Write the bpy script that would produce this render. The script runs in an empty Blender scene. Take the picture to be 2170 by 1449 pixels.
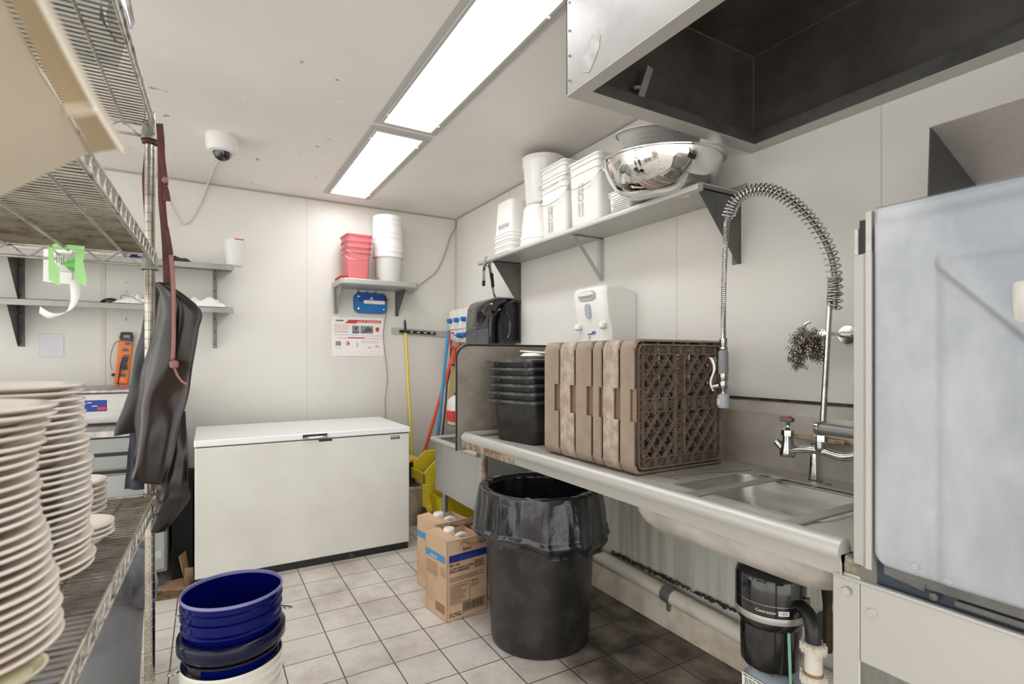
import bpy, math, random
from math import sin, cos, pi, radians, sqrt
from mathutils import Vector, Matrix, noise
random.seed(7)
S = bpy.context.scene
COL = S.collection

# ---------------------------------------------------------------- camera, world, light, exposure
F_PX, YAW, HORIZON, EYE = 1118.0, radians(30.2), 760.0, 1.28
cd = bpy.data.cameras.new('camera'); cam = bpy.data.objects.new('camera', cd); COL.objects.link(cam)
cam.location = (0, 0, EYE); cam.rotation_euler = (radians(90), 0, -YAW)
cd.sensor_width = 36; cd.lens = 36 * F_PX / 2170; cd.shift_y = (HORIZON - 724.5) / 2170
cd.clip_start = 0.02
cd.dof.use_dof = True; cd.dof.focus_distance = 2.3; cd.dof.aperture_fstop = 4.5
S.camera = cam
S.view_settings.view_transform = 'Standard'; S.view_settings.look = 'None'
S.view_settings.exposure = 0.09; S.view_settings.gamma = 1.0; S.view_settings.use_curve_mapping = False
wd = bpy.data.worlds.new('room_beyond'); S.world = wd; wd.use_nodes = True
wd.node_tree.nodes['Background'].inputs[0].default_value = (1.0, 0.985, 0.965, 1)
wd.node_tree.nodes['Background'].inputs[1].default_value = 2.3
LIGHT_STRENGTH = 9.5
S.cycles.diffuse_bounces = 8; S.cycles.max_bounces = 14
# ---------------------------------------------------------------- measuring helpers (points on real planes of the room)
sY, cY = sin(YAW), cos(YAW)
def _ray(u, v):
    l = (u - 1085) / F_PX
    return Vector((l * cY + sY, -l * sY + cY, -(v - HORIZON) / F_PX))
def PX(u, v, x): r = _ray(u, v); t = x / r.x; return Vector((x, r.y * t, EYE + r.z * t))
def PY(u, v, y): r = _ray(u, v); t = y / r.y; return Vector((r.x * t, y, EYE + r.z * t))
def PZ(u, v, z): r = _ray(u, v); t = (z - EYE) / r.z; return Vector((r.x * t, r.y * t, z))
def PD(u, v, d): r = _ray(u, v); return Vector((r.x * d, r.y * d, EYE + r.z * d))

# ---------------------------------------------------------------- materials
def lin(c):
    return tuple(((x / 255) / 12.92 if x / 255 <= .04045 else ((x / 255 + .055) / 1.055) ** 2.4) for x in c) + (1,)
MATS = {}
def mat(name, rgb, rough=.5, metal=0.0, rgb2=None, nscale=4, nlo=.45, nhi=.65, bump=0, bscale=60, stretch=(1, 1, 1),
        spec=.5, coat=0, alpha=1, trans=0, rvar=0, emis=None, estr=0, bdist=.002):
    if name in MATS: return MATS[name]
    m = bpy.data.materials.new(name); m.use_nodes = True; MATS[name] = m
    N = m.node_tree.nodes; L = m.node_tree.links; b = N['Principled BSDF']
    b.inputs['Base Color'].default_value = lin(rgb); b.inputs['Roughness'].default_value = rough
    b.inputs['Metallic'].default_value = metal; b.inputs['Specular IOR Level'].default_value = spec
    b.inputs['Coat Weight'].default_value = coat; b.inputs['Transmission Weight'].default_value = trans
    if alpha < 1: b.inputs['Alpha'].default_value = alpha
    if emis: b.inputs['Emission Color'].default_value = lin(emis); b.inputs['Emission Strength'].default_value = estr
    if rgb2 or bump or rvar:
        tc = N.new('ShaderNodeTexCoord'); mp = N.new('ShaderNodeMapping'); mp.inputs['Scale'].default_value = stretch
        L.new(tc.outputs['Object'], mp.inputs['Vector'])
        if rgb2 or rvar:
            n = N.new('ShaderNodeTexNoise'); n.inputs['Scale'].default_value = nscale; n.inputs['Detail'].default_value = 6
            n.inputs['Roughness'].default_value = .6
            L.new(mp.outputs[0], n.inputs['Vector'])
            cr = N.new('ShaderNodeValToRGB'); cr.color_ramp.elements[0].position = nlo; cr.color_ramp.elements[1].position = nhi
            L.new(n.outputs['Fac'], cr.inputs[0])
            if rgb2:
                cr.color_ramp.elements[0].color = lin(rgb); cr.color_ramp.elements[1].color = lin(rgb2)
                L.new(cr.outputs[0], b.inputs['Base Color'])
            if rvar:
                mr = N.new('ShaderNodeMapRange'); mr.inputs[3].default_value = rough - rvar; mr.inputs[4].default_value = rough + rvar
                L.new(n.outputs['Fac'], mr.inputs[0]); L.new(mr.outputs[0], b.inputs['Roughness'])
        if bump:
            n2 = N.new('ShaderNodeTexNoise'); n2.inputs['Scale'].default_value = bscale; n2.inputs['Detail'].default_value = 4
            L.new(mp.outputs[0], n2.inputs['Vector'])
            bp = N.new('ShaderNodeBump'); bp.inputs['Strength'].default_value = bump; bp.inputs['Distance'].default_value = bdist
            L.new(n2.outputs['Fac'], bp.inputs['Height']); L.new(bp.outputs[0], b.inputs['Normal'])
    return m

def floor_material():
    m = bpy.data.materials.new('floor_tiles'); m.use_nodes = True
    N = m.node_tree.nodes; L = m.node_tree.links; b = N['Principled BSDF']
    tc = N.new('ShaderNodeTexCoord'); mp = N.new('ShaderNodeMapping')
    T = EYE / 6.28
    mp.inputs['Location'].default_value = (-(2.385 % 1), -(15.642 % 1), 0)
    mp.inputs['Scale'].default_value = (1 / T, 1 / T, 1)
    L.new(tc.outputs['Object'], mp.inputs['Vector'])
    br = N.new('ShaderNodeTexBrick'); br.offset = 0; br.squash = 1
    br.inputs['Scale'].default_value = 1; br.inputs['Brick Width'].default_value = 1; br.inputs['Row Height'].default_value = 1
    br.inputs['Mortar Size'].default_value = .013; br.inputs['Mortar Smooth'].default_value = .1
    br.inputs['Color1'].default_value = lin((214, 207, 199)); br.inputs['Color2'].default_value = lin((202, 197, 190))
    br.inputs['Mortar'].default_value = lin((84, 78, 72))
    L.new(mp.outputs[0], br.inputs['Vector'])
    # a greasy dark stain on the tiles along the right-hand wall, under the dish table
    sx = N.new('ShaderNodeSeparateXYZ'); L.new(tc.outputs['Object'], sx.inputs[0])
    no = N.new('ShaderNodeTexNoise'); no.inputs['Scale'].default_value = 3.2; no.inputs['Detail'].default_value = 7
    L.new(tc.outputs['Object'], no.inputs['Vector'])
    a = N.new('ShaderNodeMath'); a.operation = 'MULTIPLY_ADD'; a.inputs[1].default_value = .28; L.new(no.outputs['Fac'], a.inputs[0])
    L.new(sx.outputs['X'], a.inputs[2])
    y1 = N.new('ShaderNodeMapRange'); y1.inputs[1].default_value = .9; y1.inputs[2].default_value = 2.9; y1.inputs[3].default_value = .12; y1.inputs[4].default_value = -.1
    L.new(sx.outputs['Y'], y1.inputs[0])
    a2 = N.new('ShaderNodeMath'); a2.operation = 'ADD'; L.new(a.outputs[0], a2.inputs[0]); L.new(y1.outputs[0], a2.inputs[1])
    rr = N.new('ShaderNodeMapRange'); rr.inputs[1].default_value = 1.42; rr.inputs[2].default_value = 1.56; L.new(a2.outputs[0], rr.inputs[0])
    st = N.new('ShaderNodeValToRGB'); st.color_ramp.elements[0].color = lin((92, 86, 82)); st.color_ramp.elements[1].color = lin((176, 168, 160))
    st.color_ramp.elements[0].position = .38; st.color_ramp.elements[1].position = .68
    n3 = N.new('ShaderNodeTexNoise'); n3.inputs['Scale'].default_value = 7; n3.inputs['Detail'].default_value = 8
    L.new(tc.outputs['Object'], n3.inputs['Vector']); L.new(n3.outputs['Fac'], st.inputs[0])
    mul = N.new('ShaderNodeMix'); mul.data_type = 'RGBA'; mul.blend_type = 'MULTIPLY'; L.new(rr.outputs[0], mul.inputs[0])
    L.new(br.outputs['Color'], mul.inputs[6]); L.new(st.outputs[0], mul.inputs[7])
    # soft dirt and scratches over all tiles
    n4 = N.new('ShaderNodeTexNoise'); n4.inputs['Scale'].default_value = 2.2; n4.inputs['Detail'].default_value = 9; n4.inputs['Roughness'].default_value = .7
    L.new(tc.outputs['Object'], n4.inputs['Vector'])
    d = N.new('ShaderNodeValToRGB'); d.color_ramp.elements[0].position = .3; d.color_ramp.elements[1].position = .55
    d.color_ramp.elements[0].color = lin((205, 198, 190)); d.color_ramp.elements[1].color = (1, 1, 1, 1)
    L.new(n4.outputs['Fac'], d.inputs[0])
    m2 = N.new('ShaderNodeMix'); m2.data_type = 'RGBA'; m2.blend_type = 'MULTIPLY'; m2.inputs[0].default_value = 1
    L.new(mul.outputs[2], m2.inputs[6]); L.new(d.outputs[0], m2.inputs[7]); L.new(m2.outputs[2], b.inputs['Base Color'])
    b.inputs['Roughness'].default_value = .42
    bp = N.new('ShaderNodeBump'); bp.inputs['Strength'].default_value = .5; bp.inputs['Distance'].default_value = .002; bp.invert = True
    L.new(br.outputs['Fac'], bp.inputs['Height']); L.new(bp.outputs[0], b.inputs['Normal'])
    return m

def wall_material(name, base, low, stain_z, strength):
    m = bpy.data.materials.new(name); m.use_nodes = True
    N = m.node_tree.nodes; L = m.node_tree.links; b = N['Principled BSDF']
    tc = N.new('ShaderNodeTexCoord'); sx = N.new('ShaderNodeSeparateXYZ'); L.new(tc.outputs['Object'], sx.inputs[0])
    n = N.new('ShaderNodeTexNoise'); n.inputs['Scale'].default_value = 1.3; n.inputs['Detail'].default_value = 5; L.new(tc.outputs['Object'], n.inputs['Vector'])
    c1 = N.new('ShaderNodeValToRGB'); c1.color_ramp.elements[0].color = lin(low); c1.color_ramp.elements[1].color = lin(base)
    c1.color_ramp.elements[0].position = .3; c1.color_ramp.elements[1].position = .6; L.new(n.outputs['Fac'], c1.inputs[0])
    # dirty drips near the floor
    mp = N.new('ShaderNodeMapping'); mp.inputs['Scale'].default_value = (14, 14, .9); L.new(tc.outputs['Object'], mp.inputs['Vector'])
    n2 = N.new('ShaderNodeTexNoise'); n2.inputs['Scale'].default_value = 1.6; n2.inputs['Detail'].default_value = 6; L.new(mp.outputs[0], n2.inputs['Vector'])
    c2 = N.new('ShaderNodeValToRGB'); c2.color_ramp.elements[0].color = lin((216, 216, 206)); c2.color_ramp.elements[1].color = lin((246, 250, 247))
    c2.color_ramp.elements[0].position = .34; c2.color_ramp.elements[1].position = .6; L.new(n2.outputs['Fac'], c2.inputs[0])
    z = N.new('ShaderNodeMapRange'); z.inputs[1].default_value = stain_z; z.inputs[2].default_value = stain_z * .55; z.inputs[3].default_value = 0; z.inputs[4].default_value = strength
    L.new(sx.outputs['Z'], z.inputs[0])
    mx = N.new('ShaderNodeMix'); mx.data_type = 'RGBA'; mx.blend_type = 'MULTIPLY'; L.new(z.outputs[0], mx.inputs[0])
    L.new(c1.outputs[0], mx.inputs[6]); L.new(c2.outputs[0], mx.inputs[7]); L.new(mx.outputs[2], b.inputs['Base Color'])
    b.inputs['Roughness'].default_value = .38
    n3 = N.new('ShaderNodeTexNoise'); n3.inputs['Scale'].default_value = 70; n3.inputs['Detail'].default_value = 2; L.new(tc.outputs['Object'], n3.inputs['Vector'])
    bp = N.new('ShaderNodeBump'); bp.inputs['Strength'].default_value = .18; bp.inputs['Distance'].default_value = .002
    L.new(n3.outputs['Fac'], bp.inputs['Height']); L.new(bp.outputs[0], b.inputs['Normal'])
    return m

def ceiling_material():
    m = wall_material('ceiling_paint', (238, 235, 231), (228, 224, 220), .01, 0)
    N = m.node_tree.nodes; L = m.node_tree.links; b = N['Principled BSDF']
    src = b.inputs['Base Color'].links[0].from_socket
    tc = N.new('ShaderNodeTexCoord')
    n = N.new('ShaderNodeTexNoise'); n.inputs['Scale'].default_value = 2.3; n.inputs['Detail'].default_value = 10; n.inputs['Roughness'].default_value = .75
    L.new(tc.outputs['Object'], n.inputs['Vector'])
    c = N.new('ShaderNodeValToRGB'); e = c.color_ramp.elements
    e[0].position = .60; e[0].color = (0, 0, 0, 1); e[1].position = .66; e[1].color = (1, 1, 1, 1); L.new(n.outputs['Fac'], c.inputs[0])
    f = N.new('ShaderNodeMath'); f.operation = 'MULTIPLY'; f.inputs[1].default_value = .55; L.new(c.outputs[0], f.inputs[0])
    mx = N.new('ShaderNodeMix'); mx.data_type = 'RGBA'; L.new(f.outputs[0], mx.inputs[0]); L.new(src, mx.inputs[6])
    mx.inputs[7].default_value = lin((248, 246, 243))
    v = N.new('ShaderNodeTexNoise'); v.inputs['Scale'].default_value = 9; v.inputs['Detail'].default_value = 3; L.new(tc.outputs['Object'], v.inputs['Vector'])
    c2 = N.new('ShaderNodeValToRGB'); c2.color_ramp.elements[0].position = .25; c2.color_ramp.elements[1].position = .29
    c2.color_ramp.elements[0].color = lin((170, 152, 134)); c2.color_ramp.elements[1].color = (1, 1, 1, 1); L.new(v.outputs['Fac'], c2.inputs[0])
    m2 = N.new('ShaderNodeMix'); m2.data_type = 'RGBA'; m2.blend_type = 'MULTIPLY'; m2.inputs[0].default_value = 1
    L.new(mx.outputs[2], m2.inputs[6]); L.new(c2.outputs[0], m2.inputs[7]); L.new(m2.outputs[2], b.inputs['Base Color'])
    b.inputs['Roughness'].default_value = .6
    return m

STEEL = mat('brushed_steel', (196, 194, 190), .38, .62, (172, 170, 165), 3, .35, .7, .12, 40, (1, 1, 8), rvar=.12)
STEEL_H = mat('brushed_steel_horizontal', (184, 182, 178), .34, .85, (150, 147, 142), 3.5, .35, .7, .1, 30, (8, 1, 1), rvar=.12)
STEEL_DIRTY = mat('stained_steel', (200, 196, 188), .4, .28, (166, 160, 150), 5, .42, .70, .1, 30, rvar=.1)
STEEL_PALE = mat('pale_worn_steel', (190, 189, 184), .45, .5, (190, 188, 182), 4, .4, .65, .06, 30, rvar=.1)
CHROME = mat('chrome', (205, 205, 205), .16, 1.0, (160, 158, 152), 14, .45, .7, rvar=.06)
MIRROR = mat('polished_steel', (226, 225, 222), .07, 1.0, rvar=.04, nscale=6)
DULL = mat('dull_galvanised', (150, 150, 148), .5, .7)
BRACKET = mat('dark_grey_steel', (112, 112, 109), .45, .6, (92, 92, 90), 6)
GREASE = mat('greasy_dark_steel', (132, 127, 120), .36, .4, (72, 67, 62), 1.6, .3, .68, .05, 20, (1, 1, 1), rvar=.1)
WIRE = mat('zinc_wire', (196, 193, 184), .34, .8, (120, 108, 88), 22, .5, .68)
POST = mat('chrome_post', (176, 172, 162), .22, 1.0, (122, 112, 94), 9, .45, .7)
BLACK = mat('black_plastic', (30, 30, 31), .35)
BLACK_GLOSS = mat('black_gloss_plastic', (24, 24, 26), .12, coat=.5)
BLACK_SCUFF = mat('scuffed_black_plastic', (34, 33, 32), .36, 0, (62, 60, 58), 9, .5, .75, rvar=.1)
RUBBER = mat('black_rubberised_cloth', (24, 20, 18), .28, 0, (50, 35, 27), 3, .45, .7, .1, 30, rvar=.08)
RUBBER2 = mat('charcoal_cloth', (44, 43, 44), .6, 0, (34, 33, 36), 5, bump=.2, bscale=200)
NAVY_CLOTH = mat('navy_cloth', (34, 36, 48), .8)
LINER = mat('bin_liner_film', (28, 28, 31), .2, 0, (56, 56, 60), 6, .45, .75, .8, 16, (1, 1, .5), coat=.3, bdist=.01)
WHITE = mat('white_plastic', (232, 231, 226), .34, 0, (224, 222, 215), 3)
WHITE_GLOSS = mat('white_gloss_plastic', (236, 234, 229), .15, coat=.4)
ENAMEL = mat('freezer_enamel', (222, 221, 214), .34, 0, (212, 210, 202), 2.5, .4, .7)
LID_ENAMEL = mat('freezer_lid_enamel', (238, 238, 238), .3)
CHINA = mat('glazed_china', (232, 224, 214), .18, 0, (225, 214, 202), 3, coat=.3)
CREAM = mat('cream_plastic', (222, 212, 192), .5)
RACK = mat('taupe_rack_plastic', (160, 143, 127), .5, 0, (140, 123, 108), 7, .4, .7, .08, 40)
RACK_WORN = mat('chalky_worn_rack_plastic', (160, 141, 123), .55, 0, (186, 174, 158), 26, .42, .62, .1, 30)
RACK_DARK = mat('brown_rack_lattice', (136, 120, 107), .5, 0, (118, 103, 91), 9)
CARD = mat('cardboard', (198, 168, 138), .8, 0, (184, 152, 122), 4)
CARD_DARK = mat('dark_cardboard', (160, 128, 98), .85, 0, (128, 100, 74), 5)
BLUE_INK = mat('blue_print', (24, 42, 120), .6); LBLUE_INK = mat('light_blue_print', (72, 140, 186), .6)
INK = mat('black_print', (34, 30, 28), .6); GREY_INK = mat('grey_print', (140, 140, 142), .6); FAINT_INK = mat('faint_print', (196, 188, 190), .6)
RED_INK = mat('red_print', (208, 66, 58), .5); PINK_INK = mat('pink_print', (232, 178, 174), .6)
WHITE_INK = mat('white_print', (240, 240, 240), .5)
BLUE = mat('blue_plastic', (3, 11, 84), .16, spec=.2); BLUE_DARK = mat('dark_blue_plastic', (6, 7, 26), .2, spec=.4)
BLUE_MID = mat('royal_blue_plastic', (5, 8, 42), .22, spec=.35)
BLUE_UNIT = mat('cyan_blue_plastic', (16, 112, 178), .35); BLUE_UNIT2 = mat('deep_blue_plastic', (14, 62, 160), .35)
RED_PAIL = mat('pinkish_red_plastic', (216, 116, 120), .45)
YELLOW = mat('yellow_plastic', (214, 196, 46), .45, 0, (176, 158, 44), 6, .5, .75); YELLOW_POLE = mat('yellow_pole', (226, 206, 84), .4)
ORANGE = mat('orange_red_plastic', (226, 88, 58), .4); BLUE_POLE = mat('blue_pole', (52, 140, 196), .4)
ORANGE2 = mat('orange_housing', (232, 124, 40), .4); PAPER = mat('white_paper', (236, 236, 232), .8)
POSTER = mat('laminated_poster', (238, 234, 232), .3); GREEN = mat('pale_green_plastic', (160, 216, 136), .3)
STRAP = mat('maroon_strap', (74, 34, 32), .7, 0, (92, 44, 40), 12); STRAP_PALE = mat('faded_maroon_strap', (150, 104, 98), .7)
PVC = mat('stained_white_pvc', (224, 218, 206), .45, 0, (178, 160, 128), 8, .56, .74)
VALVE = mat('corroded_brass', (74, 60, 44), .6, .4, (44, 40, 34), 12); RED_H = mat('red_handle', (176, 36, 36), .4)
JUG = mat('blue_grey_plastic', (150, 162, 176), .35); GREEN_TUBE = mat('green_tube', (130, 184, 160), .4)
GREY_CAN = mat('grey_bin_plastic', (128, 130, 134), .5, 0, (110, 111, 114), 6)
COVE = mat('grimy_cove', (222, 213, 196), .5, 0, (172, 156, 134), 5, .45, .75); GRIME = mat('black_grime', (38, 36, 34), .7, 0, (78, 68, 54), 20)
PIPE = mat('painted_pipe', (226, 221, 208), .4, 0, (170, 155, 132), 6, .5, .76)
TOWEL = mat('white_towel', (232, 230, 228), .9, bump=.4, bscale=90); NAVY = mat('navy_fabric', (30, 34, 52), .9)
SCRUB = mat('steel_wool', (168, 162, 152), .25, 1.0); RUST = mat('rusty_steel', (136, 104, 78), .7, .3, (176, 166, 150), 16, .42, .6)
LGREY = mat('light_grey_plastic', (176, 184, 190), .45); TAN = mat('tan_clay', (206, 190, 164), .5)
FRIDGE = mat('grey_appliance_steel', (150, 153, 150), .4, .6, (136, 139, 136), 3)
DOOR_STEEL = mat('limescaled_steel', (146, 152, 159), .42, .35, (188, 192, 195), 4.5, .34, .68, .05, 20, (1, 1, .6), rvar=.08)
BROWNBOX = mat('stained_tan_plastic', (196, 182, 160), .6, 0, (112, 90, 66), 5, .46, .7)
GLASS_BAG = mat('clear_film', (225, 228, 230), .12, alpha=.35)
DOME = mat('tinted_dome', (20, 20, 24), .05, coat=1)

# ---------------------------------------------------------------- mesh builder
class MB:
    def __init__(s): s.v = []; s.f = []; s.m = []; s.k = 0
    def add(s, vs, fs):
        b = len(s.v); s.v += [Vector(p) for p in vs]; s.f += [tuple(b + i for i in f) for f in fs]; s.m += [s.k] * len(fs); return s
    def mi(s, k): s.k = k; return s
    def box(s, x0, x1, y0, y1, z0, z1):
        return s.add([(x, y, z) for x in (x0, x1) for y in (y0, y1) for z in (z0, z1)],
                     [(0, 1, 3, 2), (4, 6, 7, 5), (0, 4, 5, 1), (2, 3, 7, 6), (0, 2, 6, 4), (1, 5, 7, 3)])
    def obox(s, c, ax, ay, az):   # centre and three half-axis vectors
        c, ax, ay, az = map(Vector, (c, ax, ay, az))
        return s.add([c + ax * i + ay * j + az * k for i in (-1, 1) for j in (-1, 1) for k in (-1, 1)],
                     [(0, 1, 3, 2), (4, 6, 7, 5), (0, 4, 5, 1), (2, 3, 7, 6), (0, 2, 6, 4), (1, 5, 7, 3)])
    def bar(s, a, b, w, t, up=(0, 0, 1)):
        a, b, up = Vector(a), Vector(b), Vector(up); d = (b - a).normalized(); x = d.cross(up)
        if x.length < 1e-4: x = d.cross(Vector((1, 0, 0)))
        x.normalize(); y = x.cross(d)
        return s.obox((a + b) / 2, (b - a) / 2, x * w / 2, y * t / 2)
    def loft(s, loops, cap0=True, cap1=True, closed=True):
        n = len(loops[0]); vs = [p for l in loops for p in l]; fs = []
        for i in range(len(loops) - 1):
            for j in range(n if closed else n - 1):
                k = (j + 1) % n; fs.append((i * n + j, i * n + k, (i + 1) * n + k, (i + 1) * n + j))
        if cap0: fs.append(tuple(reversed(range(n))))
        if cap1: fs.append(tuple((len(loops) - 1) * n + j for j in range(n)))
        return s.add(vs, fs)
    def tube(s, pts, r, seg=10, caps=True, rs=None):
        pts = [Vector(p) for p in pts]; loops = []; prev = None
        for i, p in enumerate(pts):
            d = ((pts[min(i + 1, len(pts) - 1)] - pts[max(i - 1, 0)])).normalized()
            if prev is None:
                x = d.cross(Vector((0, 0, 1)))
                if x.length < 1e-3: x = d.cross(Vector((0, 1, 0)))
            else:
                x = prev - d * prev.dot(d)
            x.normalize(); prev = x; y = d.cross(x); rr = rs[i] if rs else r
            loops.append([p + x * cos(2 * pi * j / seg) * rr + y * sin(2 * pi * j / seg) * rr for j in range(seg)])
        return s.loft(loops, caps, caps)
    def cyl(s, a, b, r, r2=None, seg=20, caps=True):
        return s.tube([a, b], r, seg, caps, [r, r if r2 is None else r2])
    def lathe(s, prof, c=(0, 0, 0), seg=32, cap0=False, cap1=False, M=None):
        c = Vector(c)
        loops = [[c + (M @ Vector((r * cos(2 * pi * j / seg), r * sin(2 * pi * j / seg), z)) if M else
                  Vector((r * cos(2 * pi * j / seg), r * sin(2 * pi * j / seg), z))) for j in range(seg)] for r, z in prof]
        return s.loft(loops, cap0, cap1)
    def prism(s, poly, off):
        off = Vector(off); a = [Vector(p) for p in poly]; return s.loft([a, [p + off for p in a]])
    def grid(s, fn, nu, nv):
        vs = [fn(i / nu, j / nv) for j in range(nv + 1) for i in range(nu + 1)]
        fs = [(j * (nu + 1) + i, j * (nu + 1) + i + 1, (j + 1) * (nu + 1) + i + 1, (j + 1) * (nu + 1) + i) for j in range(nv) for i in range(nu)]
        return s.add(vs, fs)
    def build(s, name, m, parent=None, org=None, ang=35, bevel=0, solid=0, sub=0, fix=True):
        base = Vector(W(parent)) if parent else Vector(org if org is not None else base_of(s.v))
        me = bpy.data.meshes.new(name); me.from_pydata([tuple(p - base) for p in s.v], [], s.f)
        ms = m if isinstance(m, (list, tuple)) else [m]
        for q in ms: me.materials.append(q)
        if len(ms) > 1: me.polygons.foreach_set('material_index', s.m)
        me.update()
        if fix:
            import bmesh
            bm = bmesh.new(); bm.from_mesh(me); bmesh.ops.recalc_face_normals(bm, faces=bm.faces[:]); bm.to_mesh(me); bm.free()
        me.shade_smooth()
        me.set_sharp_from_angle(angle=radians(ang))
        o = bpy.data.objects.new(name, me); COL.objects.link(o)
        if parent: o.parent = parent
        else: o.location = base
        WL[o.name] = base
        if solid:
            q = o.modifiers.new('thick', 'SOLIDIFY'); q.thickness = solid; q.offset = 0
        if bevel:
            q = o.modifiers.new('soft', 'BEVEL'); q.width = bevel; q.segments = 2; q.limit_method = 'ANGLE'; q.angle_limit = radians(40)
        if sub:
            q = o.modifiers.new('sub', 'SUBSURF'); q.levels = sub; q.render_levels = sub
        return o
WL = {}
def W(o): return WL[o.name]
def base_of(vs):
    return ((min(p.x for p in vs) + max(p.x for p in vs)) / 2, (min(p.y for p in vs) + max(p.y for p in vs)) / 2, min(p.z for p in vs))
def thing(name, label, cat, loc=(0, 0, 0), group=None):
    o = bpy.data.objects.new(name, None); COL.objects.link(o); o.location = loc; o.empty_display_size = .05
    WL[o.name] = Vector(loc); return tag(o, label, cat, group)
def tag(o, label, cat, group=None):
    o['label'] = label; o['category'] = cat
    if group: o['group'] = group
    return o
def struct(o): o['kind'] = 'structure'; return o
def dup(o, parent=None, children=True):
    c = o.copy(); COL.objects.link(c)
    if parent: c.parent = parent
    if children:
        for ch in o.children: dup(ch, c)
    return c
def rrect(cx, cy, hx, hy, r, z, n=5):
    out = []
    for qx, qy, a0 in ((1, 1, 0), (-1, 1, 90), (-1, -1, 180), (1, -1, 270)):
        for i in range(n + 1):
            a = radians(a0 + 90 * i / n); out.append(Vector((cx + qx * (hx - r) + r * cos(a), cy + qy * (hy - r) + r * sin(a), z)))
    return out
def text(s, size, org, xd, yd, m, parent, name='lettering', align='LEFT', bold=0, squeeze=1):
    c = bpy.data.curves.new(name, 'FONT'); c.body = s; c.size = size; c.align_x = align; c.offset = bold; c.resolution_u = 2
    t = bpy.data.objects.new(name, c); COL.objects.link(t)
    bpy.context.view_layer.update()
    me = bpy.data.meshes.new_from_object(t); bpy.data.objects.remove(t)
    xd = Vector(xd).normalized(); yd = Vector(yd).normalized(); nz = xd.cross(yd); org = Vector(org); base = W(parent)
    for v in me.vertices: v.co = org + xd * v.co.x * squeeze + yd * v.co.y + nz * .0004 - base
    me.materials.clear(); me.materials.append(m); me.name = name
    o = bpy.data.objects.new(name, me); COL.objects.link(o); o.parent = parent; WL[o.name] = base
    return o
def arc(c, r, a0, a1, n, ax, ay):
    c, ax, ay = Vector(c), Vector(ax), Vector(ay)
    return [c + ax * r * cos(radians(a0 + (a1 - a0) * i / n)) + ay * r * sin(radians(a0 + (a1 - a0) * i / n)) for i in range(n + 1)]
def smooth(pts, n=6):
    pts = [Vector(p) for p in pts]; out = []
    for i in range(len(pts) - 1):
        p0, p1, p2, p3 = pts[max(i - 1, 0)], pts[i], pts[i + 1], pts[min(i + 2, len(pts) - 1)]
        for k in range(n):
            t = k / n
            out.append(.5 * ((2 * p1) + (p2 - p0) * t + (2 * p0 - 5 * p1 + 4 * p2 - p3) * t * t + (3 * p1 - p0 - 3 * p2 + p3) * t ** 3))
    return out + [pts[-1]]
def ribbon(mb, pts, w, side, twist=None):
    side = Vector(side).normalized(); L = []; pts = [Vector(p) for p in pts]
    for i, p in enumerate(pts):
        s_ = side
        if twist: s_ = Matrix.Rotation(twist(i / (len(pts) - 1)), 3, 'Z') @ side
        ww = w(i / (len(pts) - 1)) if callable(w) else w
        L.append([p - s_ * ww / 2, p + s_ * ww / 2])
    return mb.loft(L, False, False, closed=False)
XW, YB, CZ = 1.95, 4.35, 2.535
# ================================================================ the room
fl = MB().add([(-3.2, -2.6, 0), (XW, -2.6, 0), (XW, YB, 0), (-3.2, YB, 0)], [(0, 1, 2, 3)]).build('floor', floor_material(), org=(0, 0, 0)); struct(fl)
WR = wall_material('right_wall_panel', (222, 220, 214), (214, 212, 206), .95, 1.0)
WB = wall_material('back_wall_panel', (222, 220, 212), (214, 211, 203), .6, .5)
struct(MB().box(XW, XW + .1, -2.6, YB, 0, CZ).build('wall_right', WR, org=(0, 0, 0)))
struct(MB().box(-3.3, XW + .1, YB, YB + .1, 0, CZ).build('wall_back', WB, org=(0, 0, 0)))
struct(MB().box(-3.3, XW + .1, -2.6, YB + .1, CZ, CZ + .1).build('ceiling', ceiling_material(), org=(0, 0, 0)))
SEAM = mat('panel_seam', (200, 196, 188), .5)
SEAMW = mat('panel_joint_strip', (214, 208, 198), .4)
for i, y in enumerate((.901, 1.785, 3.378)):
    struct(MB().box(XW - .0012, XW, y - .0018, y + .0018, .1, CZ).build('trim_%d' % (i + 1), SEAM))
struct(MB().box(.682, .686, YB - .0012, YB, .1, CZ).build('trim_4', SEAM))
struct(MB().box(-.592, -.566, YB - .003, YB, .1, CZ).build('trim_5', SEAMW, bevel=.001))
struct(MB().box(XW - .012, XW, YB - .012, YB, .1, CZ).build('trim_6', mat('corner_caulk', (196, 192, 184), .6)))
struct(MB().box(-1.5, XW - .012, YB - .01, YB, CZ - .012, CZ).build('trim_7', mat('ceiling_caulk', (172, 166, 158), .7)))
struct(MB().box(XW - .01, XW, 1.4, YB - .012, CZ - .01, CZ).build('trim_8', mat('ceiling_caulk', (172, 166, 158), .7)))
# stepped concrete curb and cove along the right wall
cv = MB().prism([(XW, -.6, 0), (1.888, -.6, 0), (1.892, -.6, .085), (1.905, -.6, .125), (XW, -.6, .135)], (0, YB + .6, 0))
struct(cv.build('baseboard_right', COVE, org=(0, 0, 0), bevel=.004))
cb = MB()
random.seed(3)
for k in range(260):   # lumps of black grime sitting on the pipe along the wall
    y = 1.2 + random.random() * 1.05; r = random.uniform(.003, .009)
    cb.lathe([(0, -r), (r * .8, -r * .4), (r, 0), (r * .6, r * .7), (0, r)], (1.936 + random.uniform(-.006, .006), y, .212 + random.uniform(-.004, .008)), 6)
g = cb.build('caked_grime', GRIME); tag(g, 'black caked grime lying along the top of the wall pipe', 'grime'); g['kind'] = 'stuff'
struct(MB().box(-3.2, XW - .07, YB - .012, YB, 0, .1).build('baseboard_back', COVE))

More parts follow.
